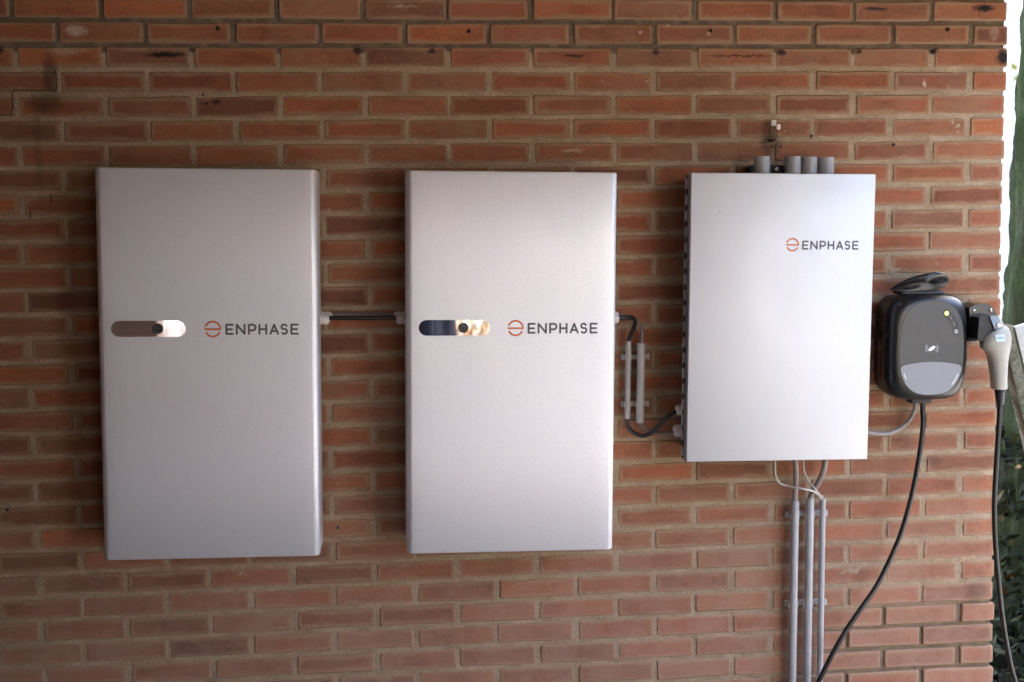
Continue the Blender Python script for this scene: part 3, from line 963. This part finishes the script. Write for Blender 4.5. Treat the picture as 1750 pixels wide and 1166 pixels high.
# ------------------------------------------------------------------ connector holster and charging cable
ho = empty('connector_holster', (.012, 0, 1.325))
tag(ho, 'black bolted holster right of the charger holding the plug', 'holster')
pl_ = [(-.046, .040), (-.034, .048), (-.015, .052), (.006, .050), (.022, .039), (.032, .020), (.038, .0), (.036, -.045), (-.046, -.050)]
MB().prism(pl_, -.105, -.030).build('bracket', M_BLACK, ho, 35)
MB().box(-.03, .025, -.031, -.004, -.04, .03, .003).build('wall_mount', M_BLACK, ho, 40)
for bx_, bz_ in ((-.034, .033), (.013, .034)):
    MB().tube([(bx_, -.104, bz_), (bx_, -.1075, bz_), (bx_, -.109, bz_)], [.0044, .0044, .0028], 12).build('bolt', M_STEEL, ho, 60)
hd = [(-.040, .018), (-.010, .022), (.012, .019), (.022, .008), (.034, -.016), (.026, -.030), (-.012, -.028), (-.030, -.046), (-.044, -.040)]
MB().prism(hd, -.150, -.1052).build('socket_block', M_DARK, ho, 35)

cb = empty('charging_cable', (.05, -.12, .012))
tag(cb, 'grey handled charging plug with its long black cable hanging from the charger', 'charging cable')
def W(x, y, z): return (x - .05, y + .12, z - .012)
rings = []
for z, c_, hx, hy, yc in [(1.312, .022, .022, .020, -.145), (1.300, .021, .036, .027, -.142), (1.284, .0225, .0405, .030, -.140), (1.268, .0255, .0395, .030, -.138), (1.252, .0305, .0330, .029, -.135), (1.236, .0345, .0275, .027, -.132),
                          (1.218, .0375, .0245, .0255, -.129), (1.195, .0405, .0222, .024, -.126), (1.170, .0435, .0205, .0225, -.123), (1.150, .0462, .0202, .022, -.121), (1.1455, .0466, .0190, .021, -.1205)]:
    rings.append([W(x, y_, zz) for x, y_, zz in [(c_ + hx * math.copysign(abs(math.cos(a)) ** .8, math.cos(a)), yc + hy * math.copysign(abs(math.sin(a)) ** .8, math.sin(a)), z + .010 * (math.cos(a) if z > 1.26 else 0)) for a in [2 * math.pi * k / 28 for k in range(28)]]])
hdl = MB().loft(rings).build('plug_handle', M_HANDLE, cb, 50)
MB().add([W(*q) for q in [(.006, -.1712, 1.297), (.034, -.1712, 1.299), (.037, -.1705, 1.279), (.011, -.1705, 1.278), (.006, -.168, 1.297), (.034, -.168, 1.299), (.037, -.167, 1.279), (.011, -.167, 1.278)]],
         [(0, 1, 2, 3), (7, 6, 5, 4), (0, 4, 5, 1), (1, 5, 6, 2), (2, 6, 7, 3), (3, 7, 4, 0)]).build('sticker', M_STICK, hdl)
MB().tube([W(.012, -.1716, 1.2885), W(.030, -.1716, 1.2895)], .0011, 5, squash=.3).build('sticker_print', M_CHAR, hdl)
lt = MB().add([W(*q) for q in [(-.002, -.156, 1.346), (.020, -.158, 1.347), (.031, -.160, 1.314), (.012, -.158, 1.311), (-.002, -.149, 1.346), (.022, -.148, 1.347), (.032, -.148, 1.314), (.012, -.148, 1.311)]],
              [(0, 1, 2, 3), (7, 6, 5, 4), (0, 4, 5, 1), (1, 5, 6, 2), (2, 6, 7, 3), (3, 7, 4, 0)]).build('latch', M_LATCH, hdl)
MB().tube([W(.021, -.159, 1.322), W(.021, -.1635, 1.322)], .0048, 12).build('release_button', M_STEEL, lt, 60)
MB().add([W(*q) for q in [(.020, -.158, 1.347), (.030, -.150, 1.343), (.062, -.142, 1.292), (.031, -.160, 1.312), (.022, -.135, 1.347), (.032, -.132, 1.340), (.060, -.125, 1.290), (.032, -.14, 1.312)]],
         [(0, 1, 2, 3), (7, 6, 5, 4), (0, 4, 5, 1), (1, 5, 6, 2), (2, 6, 7, 3), (3, 7, 4, 0)]).build('plug_shoulder', M_HANDLE, hdl)
bt = []
for i in range(22):
    f_ = i / 21
    rr = .0138 - .0035 * f_ + (.0016 if i % 3 == 1 else -.0004)
    bt.append([W(.0485 + .002 * f_ + rr * math.cos(2 * math.pi * k / 18), -.1205 + rr * math.sin(2 * math.pi * k / 18), 1.148 - .046 * f_) for k in range(18)])
MB().loft(bt).build('strain_relief', M_DARK, hdl, 40)
path = [(-.140, -.057, 1.118), (-.1405, -.060, 1.085), (-.1415, -.066, 1.045), (-.148, -.070, .989), (-.160, -.070, .908), (-.177, -.070, .826), (-.201, -.072, .745), (-.233, -.075, .672), (-.276, -.080, .594), (-.330, -.088, .525),
        (-.380, -.092, .453), (-.442, -.096, .338), (-.505, -.11, .21), (-.55, -.14, .09), (-.56, -.22, .02), (-.50, -.36, .0125), (-.32, -.46, .0125), (-.08, -.48, .0125), (.15, -.44, .0125), (.29, -.32, .0125), (.30, -.20, .03), (.235, -.145, .095),
        (.163, -.125, .185), (.115, -.12, .321), (.0935, -.12, .400), (.074, -.12, .50), (.058, -.12, .616), (.046, -.12, .732), (.0415, -.12, .83), (.044, -.12, .927), (.048, -.12, 1.024), (.0505, -.1205, 1.104), (.050, -.1205, 1.13)]
MB().tube([W(*q) for q in path], .0070, 12, smooth=6).build('cord', M_CABLE, cb, 60)

# ------------------------------------------------------------------ stone slab leaning on the wall end
t = NT('lichen_stone', .9, spec=.2)
p = t.obj()
c = t.mix(t.remap(t.noise(p, 40, 4, .7), .38, .62, 0, 1), (.20, .19, .155), (.10, .105, .06))
c = t.mix(t.remap(t.noise(p, 190, 3), .5, .68, 0, .8), c, (.04, .045, .022))
t.base(c); t.bump(t.noise(p, 200, 3), .6, .002)
M_SLAB = t.m
sl = empty('leaning_board', (.45, .04, 0))
tag(sl, 'lichen speckled timber post with white strip leaning at the end of the brick wall', 'board')
A = Vector((.119, 1.296)); B = Vector((.470, .002))
d_ = (B - A).normalized(); nrm_ = Vector((-d_.y, d_.x))
if nrm_.x < 0: nrm_ = -nrm_


def plank(o0, o1, y0, y1, name, mat, par, top=0.0):
    rings = []
    for i in range(27):
        f_ = top + (1 - top) * i / 26
        l0 = (A + nrm_ * o0).lerp(B + nrm_ * o0, f_); r0 = (A + nrm_ * o1).lerp(B + nrm_ * o1, f_)
        j = lambda s: rng.uniform(-s, s)
        ring = []
        for (q, y) in [(l0, y0 + .003), (l0.lerp(r0, .1), y0), (l0.lerp(r0, .9), y0), (r0, y0 + .003), (r0, y1 - .003), (r0.lerp(l0, .1), y1), (l0.lerp(r0, .1), y1), (l0, y1 - .003)]:
            ring.append((q.x + j(.0008) - .45, y + j(.0008) - .04, max(q.y + j(.0008), .001)))
        rings.append(ring)
    return MB().loft(rings).build(name, mat, par, 50)


plank(0, .036, .012, .058, 'post', M_SLAB, sl)
M_WSTRIP = simple('white_strip_tone', (.45, .45, .43), .6)
plank(.0365, .150, .004, .030, 'white_strip', M_WSTRIP, sl, .004)  # white strip along the right side of the post

# ------------------------------------------------------------------ tree behind the wall end
t = NT('mossy_bark', .95, spec=.15)
p = t.pos()
c = t.mix(t.remap(t.noise(t.scale(p, (1, 1, .35)), 16, 4, .65), .35, .65, 0, 1), (.012, .012, .006), (.018, .030, .009))
c = t.mix(t.remap(t.noise(p, 4, 3), .45, .65, 0, .6), c, (.022, .038, .012))
c = t.mix(1.0, c, t.ramp(t.noise(t.scale(p, (1, 1, .4)), 120, 4, .7), [(.3, (.5, .5, .5)), (.7, (1.25, 1.25, 1.25))]), 'MULTIPLY')
t.base(c); t.bump(t.noise(t.scale(p, (1, 1, .4)), 90, 4, .7), .9, .012)
M_BARK = t.m
t = NT('leaf_green', .5)
c = t.ramp(t.n('ShaderNodeNewGeometry').outputs['Random Per Island'], [(0, (.045, .085, .018)), (.5, (.08, .13, .025)), (1, (.14, .18, .03))])
t.base(c)
t.b.inputs['Transmission Weight'].default_value = 0.0
tr = t.n('ShaderNodeBsdfTranslucent'); t.put(tr.inputs[0], t.mix(.5, c, (.25, .32, .03)))
ms = t.n('ShaderNodeMixShader'); ms.inputs[0].default_value = .35
t.t.links.new(t.b.outputs[0], ms.inputs[1]); t.t.links.new(tr.outputs[0], ms.inputs[2])
t.t.links.new(ms.outputs[0], t.t.nodes['Material Output'].inputs[0])
M_LEAF = t.m


def leaves(name, centers, spread, count, size, parent, mat, seed):
    r = np.random.RandomState(seed)
    V, F = [], []
    for i in range(count):
        c = centers[r.randint(len(centers))]
        o = r.normal(size=3); o /= np.linalg.norm(o) + 1e-6
        o = np.array(c) + o * spread * r.rand() ** .4 * np.array([1, 1, .75])
        a = r.normal(size=3); a /= np.linalg.norm(a)
        b = np.cross(a, r.normal(size=3)); b /= np.linalg.norm(b) + 1e-6
        s_ = size * r.uniform(.6, 1.3)
        n_ = np.cross(a, b)
        k = len(V)
        V += [o - a * s_, o - a * s_ * .1 + b * s_ * .42 + n_ * s_ * .12, o + a * s_, o - a * s_ * .1 - b * s_ * .42 + n_ * s_ * .12]
        F += [(k, k + 1, k + 2), (k, k + 2, k + 3)]
    return raw_mesh(name, V, F, mat, parent)


def trunk_mesh(name, x, y, prof, parent, res=150, lev=260, ridge=.022, seed=5):
    zs = np.linspace(prof[0][0], prof[-1][0], lev)
    rr = np.interp(zs, [q[0] for q in prof], [q[1] for q in prof])
    th = np.linspace(0, 2 * np.pi, res, endpoint=False)
    T, Zz = np.meshgrid(th, zs)
    Rr = np.repeat(rr[:, None], res, 1)
    wx = np.cos(T) * Rr; wy = np.sin(T) * Rr
    u = np.cos(T) * 3 + 7; v = np.sin(T) * 3 + 7
    n1 = np.abs(vnoise(u * 3.2 + Zz * 1.6, v * 3.2 - Zz * 1.1, seed)) * 2
    n2 = vnoise(u * 9 + v * 5, Zz * 9 + v * 3, seed + 1)
    n3 = vnoise(u * 22 + v * 17, Zz * 30, seed + 2)
    n4 = vnoise(u * .8, v * .8 + Zz * .6, seed + 3)
    Rn = Rr + ridge * (n1 - .35) * 1.6 + ridge * .8 * n2 + ridge * .4 * n3 + .07 * n4 * Rr / .35
    vx = x + np.cos(T) * Rn; vy = y + np.sin(T) * Rn
    verts = np.stack([vx, vy, Zz], -1).reshape(-1, 3)
    idx = np.arange(lev * res).reshape(lev, res)
    nx = np.roll(idx, -1, 1)
    faces = np.stack([idx[:-1], nx[:-1], nx[1:], idx[1:]], -1).reshape(-1, 4)
    return raw_mesh(name, verts, faces, M_BARK, parent, True)


tree = empty('tree', (1.17, 1.05, 0))
tag(tree, 'mossy tree trunk standing behind the right end of the brick wall', 'tree')
tr_ = trunk_mesh('trunk', 0, 0, [(0, .56), (.25, .49), (.8, .455), (1.15, .43), (1.5, .415), (1.9, .41), (2.6, .41), (4.2, .33)], tree)
cents = []
for i in range(7):
    a = i * .9 + .3
    z0 = 3.2 + .14 * i
    e = Vector((1.5 * math.cos(a), 1.5 * math.sin(a), z0 + 1.3 + .3 * (i % 3)))
    MB().tube([(0.1 * math.cos(a), .1 * math.sin(a), z0), (.6 * math.cos(a), .6 * math.sin(a), z0 + .55), e[:]], [.11, .075, .02], 8, smooth=4).build('limb', M_BARK, tree, 60)
    cents += [tuple(e), (e.x * .6, e.y * .6, e.z + .2)]
for k, (ax_, ay_) in enumerate([(.3, 2.3), (1.2, 2.0), (.7, 3.0), (-.3, 2.9), (1.7, 2.9), (.2, 1.5)]):
    MB().tube([(.05, .1, 3.4 + .1 * k), (ax_ * .5, ay_ * .5, 4.0 + .1 * k), (ax_, ay_, 4.7 + .12 * (k % 3))], [.10, .06, .02], 8, smooth=4).build('limb', M_BARK, tree, 60)
    cents += [(ax_, ay_, 4.75 + .12 * (k % 3)), (ax_ * .85, ay_ * .85, 4.5)]
leaves('crown', cents + [(0, 0, 5.2), (0, 0, 5.9)], .80, 11000, .085, tree, M_LEAF, 3)
# low leafy twig against the white wall
t = NT('leaf_lime', .5, base=(.20, .22, .05))
M_LIME = t.m
sp = empty('leafy_twig', (1.55, 2.55, 3.0))
tag(sp, 'sunlit lime green twigs hanging before the white wall', 'twig')
MB().tube([(.15, 0, .4), (.02, 0, .0), (-.03, .02, -.5), (-.05, .03, -1.0)], [.008, .006, .005, .003], 6, smooth=4).build('stem', M_BARK, sp, 60)
tag(leaves('leaf_spray', [(-.02, 0, -.14), (-.05, .02, -.70)], .07, 22, .035, sp, M_LIME, 9), kind='stuff')

sb = NT('shade_dark_soil', .95)
pp_ = sb.pos()
sb.base(sb.mix(sb.noise(pp_, 25, 4), (.006, .005, .004), (.018, .014, .009)))  # near-black soil colour stands in for shade under the tree
sb.bump(sb.noise(pp_, 40, 4), 1, .03)
so = MB().box(.12, 3.2, .24, 4.2, -.02, .010).build('soil_bed', sb.m)
tag(so, kind='structure')
# ivy and leaf litter round the foot of the tree
t = NT('ivy_leaf', .75, spec=.15)
c = t.ramp(t.n('ShaderNodeNewGeometry').outputs['Random Per Island'], [(0, (.004, .007, .003)), (.6, (.010, .015, .006)), (.92, (.020, .022, .008)), (1, (.07, .045, .013))])
t.base(c)
M_IVY = t.m
r_ = np.random.RandomState(4)
cen = [(1.17 + .50 * math.cos(a), 1.05 + .50 * math.sin(a), z) for a in np.linspace(2.0, 5.2, 24) for z in (.06, .2, .35, .55, .75)]
cen += [(x, y, z) for x in np.linspace(.30, 1.1, 9) for y in np.linspace(.32, .85, 6) for z in (.04, .10)]  # ground ivy added, its near-black colour standing in for shade
iv = leaves('ivy', cen, .11, 4200, .028, None, M_IVY, 12)
tag(iv, 'dark ivy leaves covering the foot of the tree trunk', kind='stuff', cat='ivy')
DL = simple('dry_leaf', (.20, .12, .04), .7)
for i, (x, y, z, lab) in enumerate([(.600, .80, .735, 'pale dry leaf caught on the dark trunk beside the charging cable')]):
    v = [(-.012, 0, -.004), (-.002, -.006, -.007), (.013, 0, .002), (.0, -.003, .008), (-.008, -.004, .004)]
    o = MB().add(v + [(a, b + .0012, c) for a, b, c in v], [(0, 1, 2, 3, 4), (9, 8, 7, 6, 5), (0, 5, 6, 1), (1, 6, 7, 2), (2, 7, 8, 3), (3, 8, 9, 4), (4, 9, 5, 0)]).build('dry_leaf', DL)
    o.location = (x, y, z)
    tag(o, lab, 'leaf')

# ------------------------------------------------------------------ white painted wall in the background
M_WPAINT = simple('white_masonry_paint', (.80, .79, .80), .8, 0, .05, 8, .2, 300)
M_WJOINT = simple('white_joint', (.60, .59, .62), .9)
ww = empty('white_wall', (3.4, 5.2, 0))
tag(ww, 'bright white painted brick wall far behind the brick wall end', 'wall')
MB().box(-3.3, 3.4, .004, .2, 0, 4.2).build('wall_body', M_WJOINT, ww)
V, F = [], []
for k in range(67):
    z = .031 + k * .0623
    x = -3.29 + (.11 if k % 2 else 0)
    while x < 3.2:
        b = len(V)
        x1, y0 = x + .211, rng.uniform(-.004, -.0005)
        for (qx, qz) in ((x, z - .0265), (x1, z - .0265), (x1, z + .0265), (x, z + .0265)):
            V += [(qx, .01, qz)]
        for (qx, qz) in ((x + .003, z - .0235), (x1 - .003, z - .0235), (x1 - .003, z + .0235), (x + .003, z + .0235)):
            V += [(qx, y0, qz)]
        F += [(b + 4, b + 5, b + 6, b + 7)] + [(b + i, b + (i + 1) % 4, b + 4 + (i + 1) % 4, b + 4 + i) for i in range(4)]
        x += .22
tag(raw_mesh('brickwork', V, F, M_WPAINT, ww), kind='stuff')

# ------------------------------------------------------------------ the covered place round the camera, with unseen parts added to shape light
t = NT('old_boards', .8)
p = t.obj()
t.base(t.mix(t.noise(t.scale(p, (1, .08, 1)), 30, 4), (.10, .056, .026), (.17, .098, .046)))
M_BOARD = t.m
rf = empty('carport_roof', (-2.15, -2.9, 2.5))
tag(rf, 'timber carport roof above the frame of the photograph', 'roof')
MB().box(2.452, 2.55, -3.22, 2.88, -.28, .12).build('shade_edge_beam', M_BOARD, rf)  # unseen beam added to cut sky light from the right
MB().box(-2.6, 1.1, -3.22, -3.102, -.60, .12).build('shade_fascia_beam', M_BOARD, rf)  # unseen beam added to cut sky light from the front
n_ = 34
for i in range(n_):
    x0 = -2.6 + i * (5.05 / n_)
    MB().box(x0 + .002, x0 + 5.05 / n_ - .002, -3.1, 3.15, .0, .022).build('board', M_BOARD, rf)
MB().box(-2.6, 2.45, -3.1, 3.15, .024, .12).build('roof_deck', M_BOARD, rf)
M_PLAIN = mat_brick('brick_clay_plain') if False else M_BRICK


def brick_screen(name, label, x0, x1, y0, y1, h):
    root = empty(name, ((x0 + x1) / 2, (y0 + y1) / 2, 0))
    tag(root, label, 'wall')
    cx_, cy_ = (x0 + x1) / 2, (y0 + y1) / 2
    MB().box(x0 + .01 - cx_, x1 - .01 - cx_, y0 + .01 - cy_, y1 - .01 - cy_, 0, h).build('wall_core', M_MORTAR, root)
    alongx = (x1 - x0) > (y1 - y0)
    V, F, BP, LN, RN = [], [], [], [], []
    L0, L1 = (x0, x1) if alongx else (y0, y1)
    for k in range(int(h / CH)):
        z = CH * (k + .5)
        q = L0 + (.105 if k % 2 == 0 else .0)
        while q < L1:
            a, b = max(q - .105, L0), min(q + .105, L1)
            if b - a > .03:
                s = len(V); r0 = rng.random()
                loc = [(-.5, -.5), (.5, -.5), (.5, .5), (-.5, .5)]
                for off in (0, 1):
                    for u_, v_ in loc:
                        l_ = (a + b) / 2 + u_ * (b - a)
                        if alongx: V.append((l_ - cx_, (y0 if off == 0 else y1) - cy_, z + v_ * BH))
                        else: V.append(((x0 if off == 0 else x1) - cx_, l_ - cy_, z + v_ * BH))
                        BP.append((u_ * .21, 0, v_ * BH)); LN.append(.21); RN.append(r0)
                F += [(s, s + 1, s + 2, s + 3), (s + 7, s + 6, s + 5, s + 4)] + [(s + i, s + (i + 1) % 4, s + 4 + (i + 1) % 4, s + 4 + i) for i in range(4)]
            q += .22
    me = bpy.data.meshes.new('brickwork'); me.from_pydata(V, [], F); me.validate()
    set_bpos(me, BP, np.array(LN), RN); me.materials.append(M_BRICK)
    tag(link(bpy.data.objects.new('brickwork', me), root), kind='stuff')


t = NT('dark_pavers', .8)
p = t.pos()
bt_ = t.n('ShaderNodeTexBrick'); t.put(bt_.inputs['Vector'], p); bt_.inputs['Scale'].default_value = 4.5
bt_.inputs['Color1'].default_value = (.10, .088, .08, 1); bt_.inputs['Color2'].default_value = (.15, .132, .12, 1); bt_.inputs['Mortar'].default_value = (.08, .07, .06, 1)
t.base(bt_.outputs[0])
o = MB().box(-4.6, .30, -6.6, -.006, -.02, .004).build('carport_floor', t.m)  # unseen floor, made dark to cut light bounced onto the wall
tag(o, kind='structure')
t = NT('lawn_green', .9)
p = t.pos()
t.base(t.mix(t.noise(p, 3, 4), (.035, .042, .02), (.07, .075, .035)))
t.bump(t.noise(p, 120, 3), 1, .02)
o = MB().box(.34, 5.4, -7.1, -1.7, -.02, .012).build('added_lawn', t.m)  # unseen dark ground added to dim reflections low on the cabinets
tag(o, kind='structure')
brick_screen('shade_side_wall', 'added unseen brick side wall keeping light off the left, outside the frame', -4.82, -4.61, -7.0, .2, 2.5)  # added wall out of view, encloses the left to darken it
pw = empty('pier_wall', (-3.80, -4.61, 0))  # unseen pier, its pale render chosen to lighten a mirrored strip
tag(pw, 'unseen pier wall behind the camera, made pale pink to lighten the left mirrored strip', 'wall')
MB().box(-.80, .855, -.11, .11, 0, 2.5, .01).build('wall_body', simple('pink_render', (.88, .72, .66), .85, 0, .12, 4, .3, 150), pw, 40)

# stand-in for the person at the camera: mirrored dark half, also blocks light
t = NT('navy_stand_in_cloth', .45)
p = t.pos()
t.base(t.mix(t.noise(t.scale(p, (1, 1, .3)), 12, 4), (.010, .014, .028), (.035, .045, .085)))
M_STAND_IN = t.m
gu = np.linspace(0, 1, 90); gv = np.linspace(0, 1, 90)
TH = np.linspace(0, 2 * np.pi, 140, endpoint=False); ZL = np.concatenate([np.linspace(0, 2.3, 60), np.full(12, 2.3)])
SC = np.concatenate([np.linspace(1.08, .95, 60), np.linspace(.93, .02, 12)])
rows = []
for zi, sc in zip(ZL, SC):
    c_, s_ = np.cos(TH), np.sin(TH)
    x = .46 * np.sign(c_) * np.abs(c_) ** .45; y = .30 * np.sign(s_) * np.abs(s_) ** .45
    w = 1 + .10 * vnoise(np.cos(TH) * 5 + 9 + zi * 1.5, np.sin(TH) * 5 + 9 - zi * .8, 3) + .05 * vnoise(TH * 9, zi * 4 + TH * 3, 4)
    rows.append(np.stack([x * sc * w, y * sc * w, zi + .04 * vnoise(x * 6 + 3, y * 6 + 5, 6) * (zi > 2.2)], -1))
verts = np.concatenate(rows); idx = np.arange(len(verts)).reshape(len(ZL), 140)
nx = np.roll(idx, -1, 1)
faces = np.stack([idx[:-1], nx[:-1], nx[1:], idx[1:]], -1).reshape(-1, 4)
o = raw_mesh('person_stand_in', verts, faces, M_STAND_IN, None, True)
o.location = (-1.72, -3.86, .006)
tag(o, 'made-up navy stand-in for the person at the camera, blocking light and mirrored in the middle cabinet strip', 'stand-in')

cu = empty('light_block_cupboard', (-.50, -3.95, 0))
tag(cu, 'tall dark timber cupboard added behind the camera to shade the left of the wall, outside the frame', 'cupboard')
MB().box(-.28, .28, -.22, .22, .06, 2.1, .006).build('carcass', M_BOARD, cu, 40)  # made-up cupboard, placed to shade the left of the brick wall
for x in (-.138, .138):
    dd = MB().box(x - .136, x + .136, .2205, .242, .08, 2.06, .004).build('door', M_BOARD, cu, 40)
    MB().tube([(x - .10 * (1 if x > 0 else -1), .25, 1.0), (x - .10 * (1 if x > 0 else -1), .25, 1.12)], .008, 8).build('handle', M_STEEL, dd, 60)
for x in (-.24, .24):
    for y in (-.18, .18):
        MB().box(x - .03, x + .03, y - .03, y + .03, .004, .06).build('foot', M_BOARD, cu)

# sunlit garden wall mirrored in the cabinets, enlarged to brighten them; trees opposite
M_CREAM = simple('cream_render', (.58, .53, .51), .85, 0, .06, 3, .3, 200)
gw = empty('garden_wall', (.85, -7.15, 0))
tag(gw, 'cream rendered garden wall opposite, seen only mirrored, enlarged to brighten the cabinets, outside the frame', 'wall')
MB().box(-2.0, 2.0, -.2, 0, 0, 3.1).build('wall_body', M_CREAM, gw)
MB().box(-2.03, 2.03, -.24, .04, 3.102, 3.16, .01).build('coping', M_CREAM, gw, 40)
t = NT('climber_leaf', .6)
t.base(t.ramp(t.n('ShaderNodeNewGeometry').outputs['Random Per Island'], [(0, (.05, .07, .02)), (.4, (.12, .10, .03)), (.7, (.30, .15, .06)), (1, (.10, .05, .02))]))
r0 = np.random.RandomState(18)
cs = [(r0.uniform(-1.2, -.3), -7.09, r0.uniform(.3, 1.7)) for _ in range(34)]
cs += [(r0.uniform(-1.08, -.72), -7.09, r0.uniform(.62, .92)) for _ in range(260)]  # leaves added to mottle the bright half of the mirrored strip
cl = leaves('climber', cs, .05, 700, .020, None, t.m, 31)
tag(cl, 'sparse leaves added to mottle the mirrored garden wall, outside the frame', cat='climber', kind='stuff')
# unseen hedges added to block light, and a made-up white gate
hg = empty('hedge', (-1.6, -7.9, 0))
tag(hg, 'tall clipped dark hedge added to block light opposite the wall, outside the frame', 'hedge')
M_HCORE = simple('hedge_core', (.015, .02, .008), .95)
MB().box(-4.6, 4.4, -.5, .38, 0, 3.3, .05).build('hedge_core', M_HCORE, hg)
r0 = np.random.RandomState(8)
cs = [(r0.uniform(-4.6, 4.45), .42, r0.uniform(.05, 3.35)) for _ in range(1500)]
tag(leaves('foliage', cs, .14, 13000, .055, hg, M_IVY, 21), kind='stuff')
h2 = empty('hedge', (6.0, -1.6, 0))
tag(h2, 'tall clipped dark hedge added to cut low sky light on the right, outside the frame', 'hedge')
MB().box(-.45, .45, -6.7, 6.6, 0, 3.6, .05).build('hedge_core', M_HCORE, h2)  # second added hedge, blocks low sky light from the right
cs = [(-.5, r0.uniform(-6.7, 6.6), r0.uniform(.05, 3.7)) for _ in range(1800)]
tag(leaves('foliage', cs, .16, 13000, .065, h2, M_IVY, 22), kind='stuff')
gt = empty('added_gate', (-3.45, -7.0, 0))  # invented gate, a white patch for the left strip to mirror
tag(gt, 'made-up white plank gate, added as a bright spot for the left mirrored strip, outside the frame', 'gate')
for i in range(6):
    MB().box(-.36 + i * .12, -.36 + i * .12 + .112, -.012, .012, .06, 1.5, .003).build('plank', M_WPAINT, gt, 40)
for z in (.3, 1.25):
    MB().box(-.36, .352, -.035, -.0125, z - .04, z + .04, .003).build('ledge', M_WPAINT, gt, 40)
for x in (-.42, .412):
    MB().box(x - .04, x + .04, -.04, .04, 0, 1.65, .004).build('post', M_WPAINT, gt, 40)
for i, (x, y, h, w, lab) in enumerate([(1.0, -13.2, 4.2, 1.6, 'bushy garden tree beyond the near end of the garden wall'),
                                       (6.2, -13.0, 5.0, 1.8, 'bushy garden tree beyond the far part of the garden wall')]):
    r0 = empty('garden_tree', (x, y, 0))
    tag(r0, lab, 'tree', 'trees beyond the garden wall')
    MB().tube([(0, 0, 0), (.05, 0, h * .4), (0, .05, h * .8)], [.16, .11, .04], 8, smooth=3).build('trunk', M_BARK, r0, 60)
    cs = [(rng.uniform(-w, w) * .7, rng.uniform(-w, w) * .7, h * rng.uniform(.5, 1.0)) for _ in range(12)]
    leaves('crown', cs, w * .5, 1800, .10, r0, M_LEAF, 40 + i)
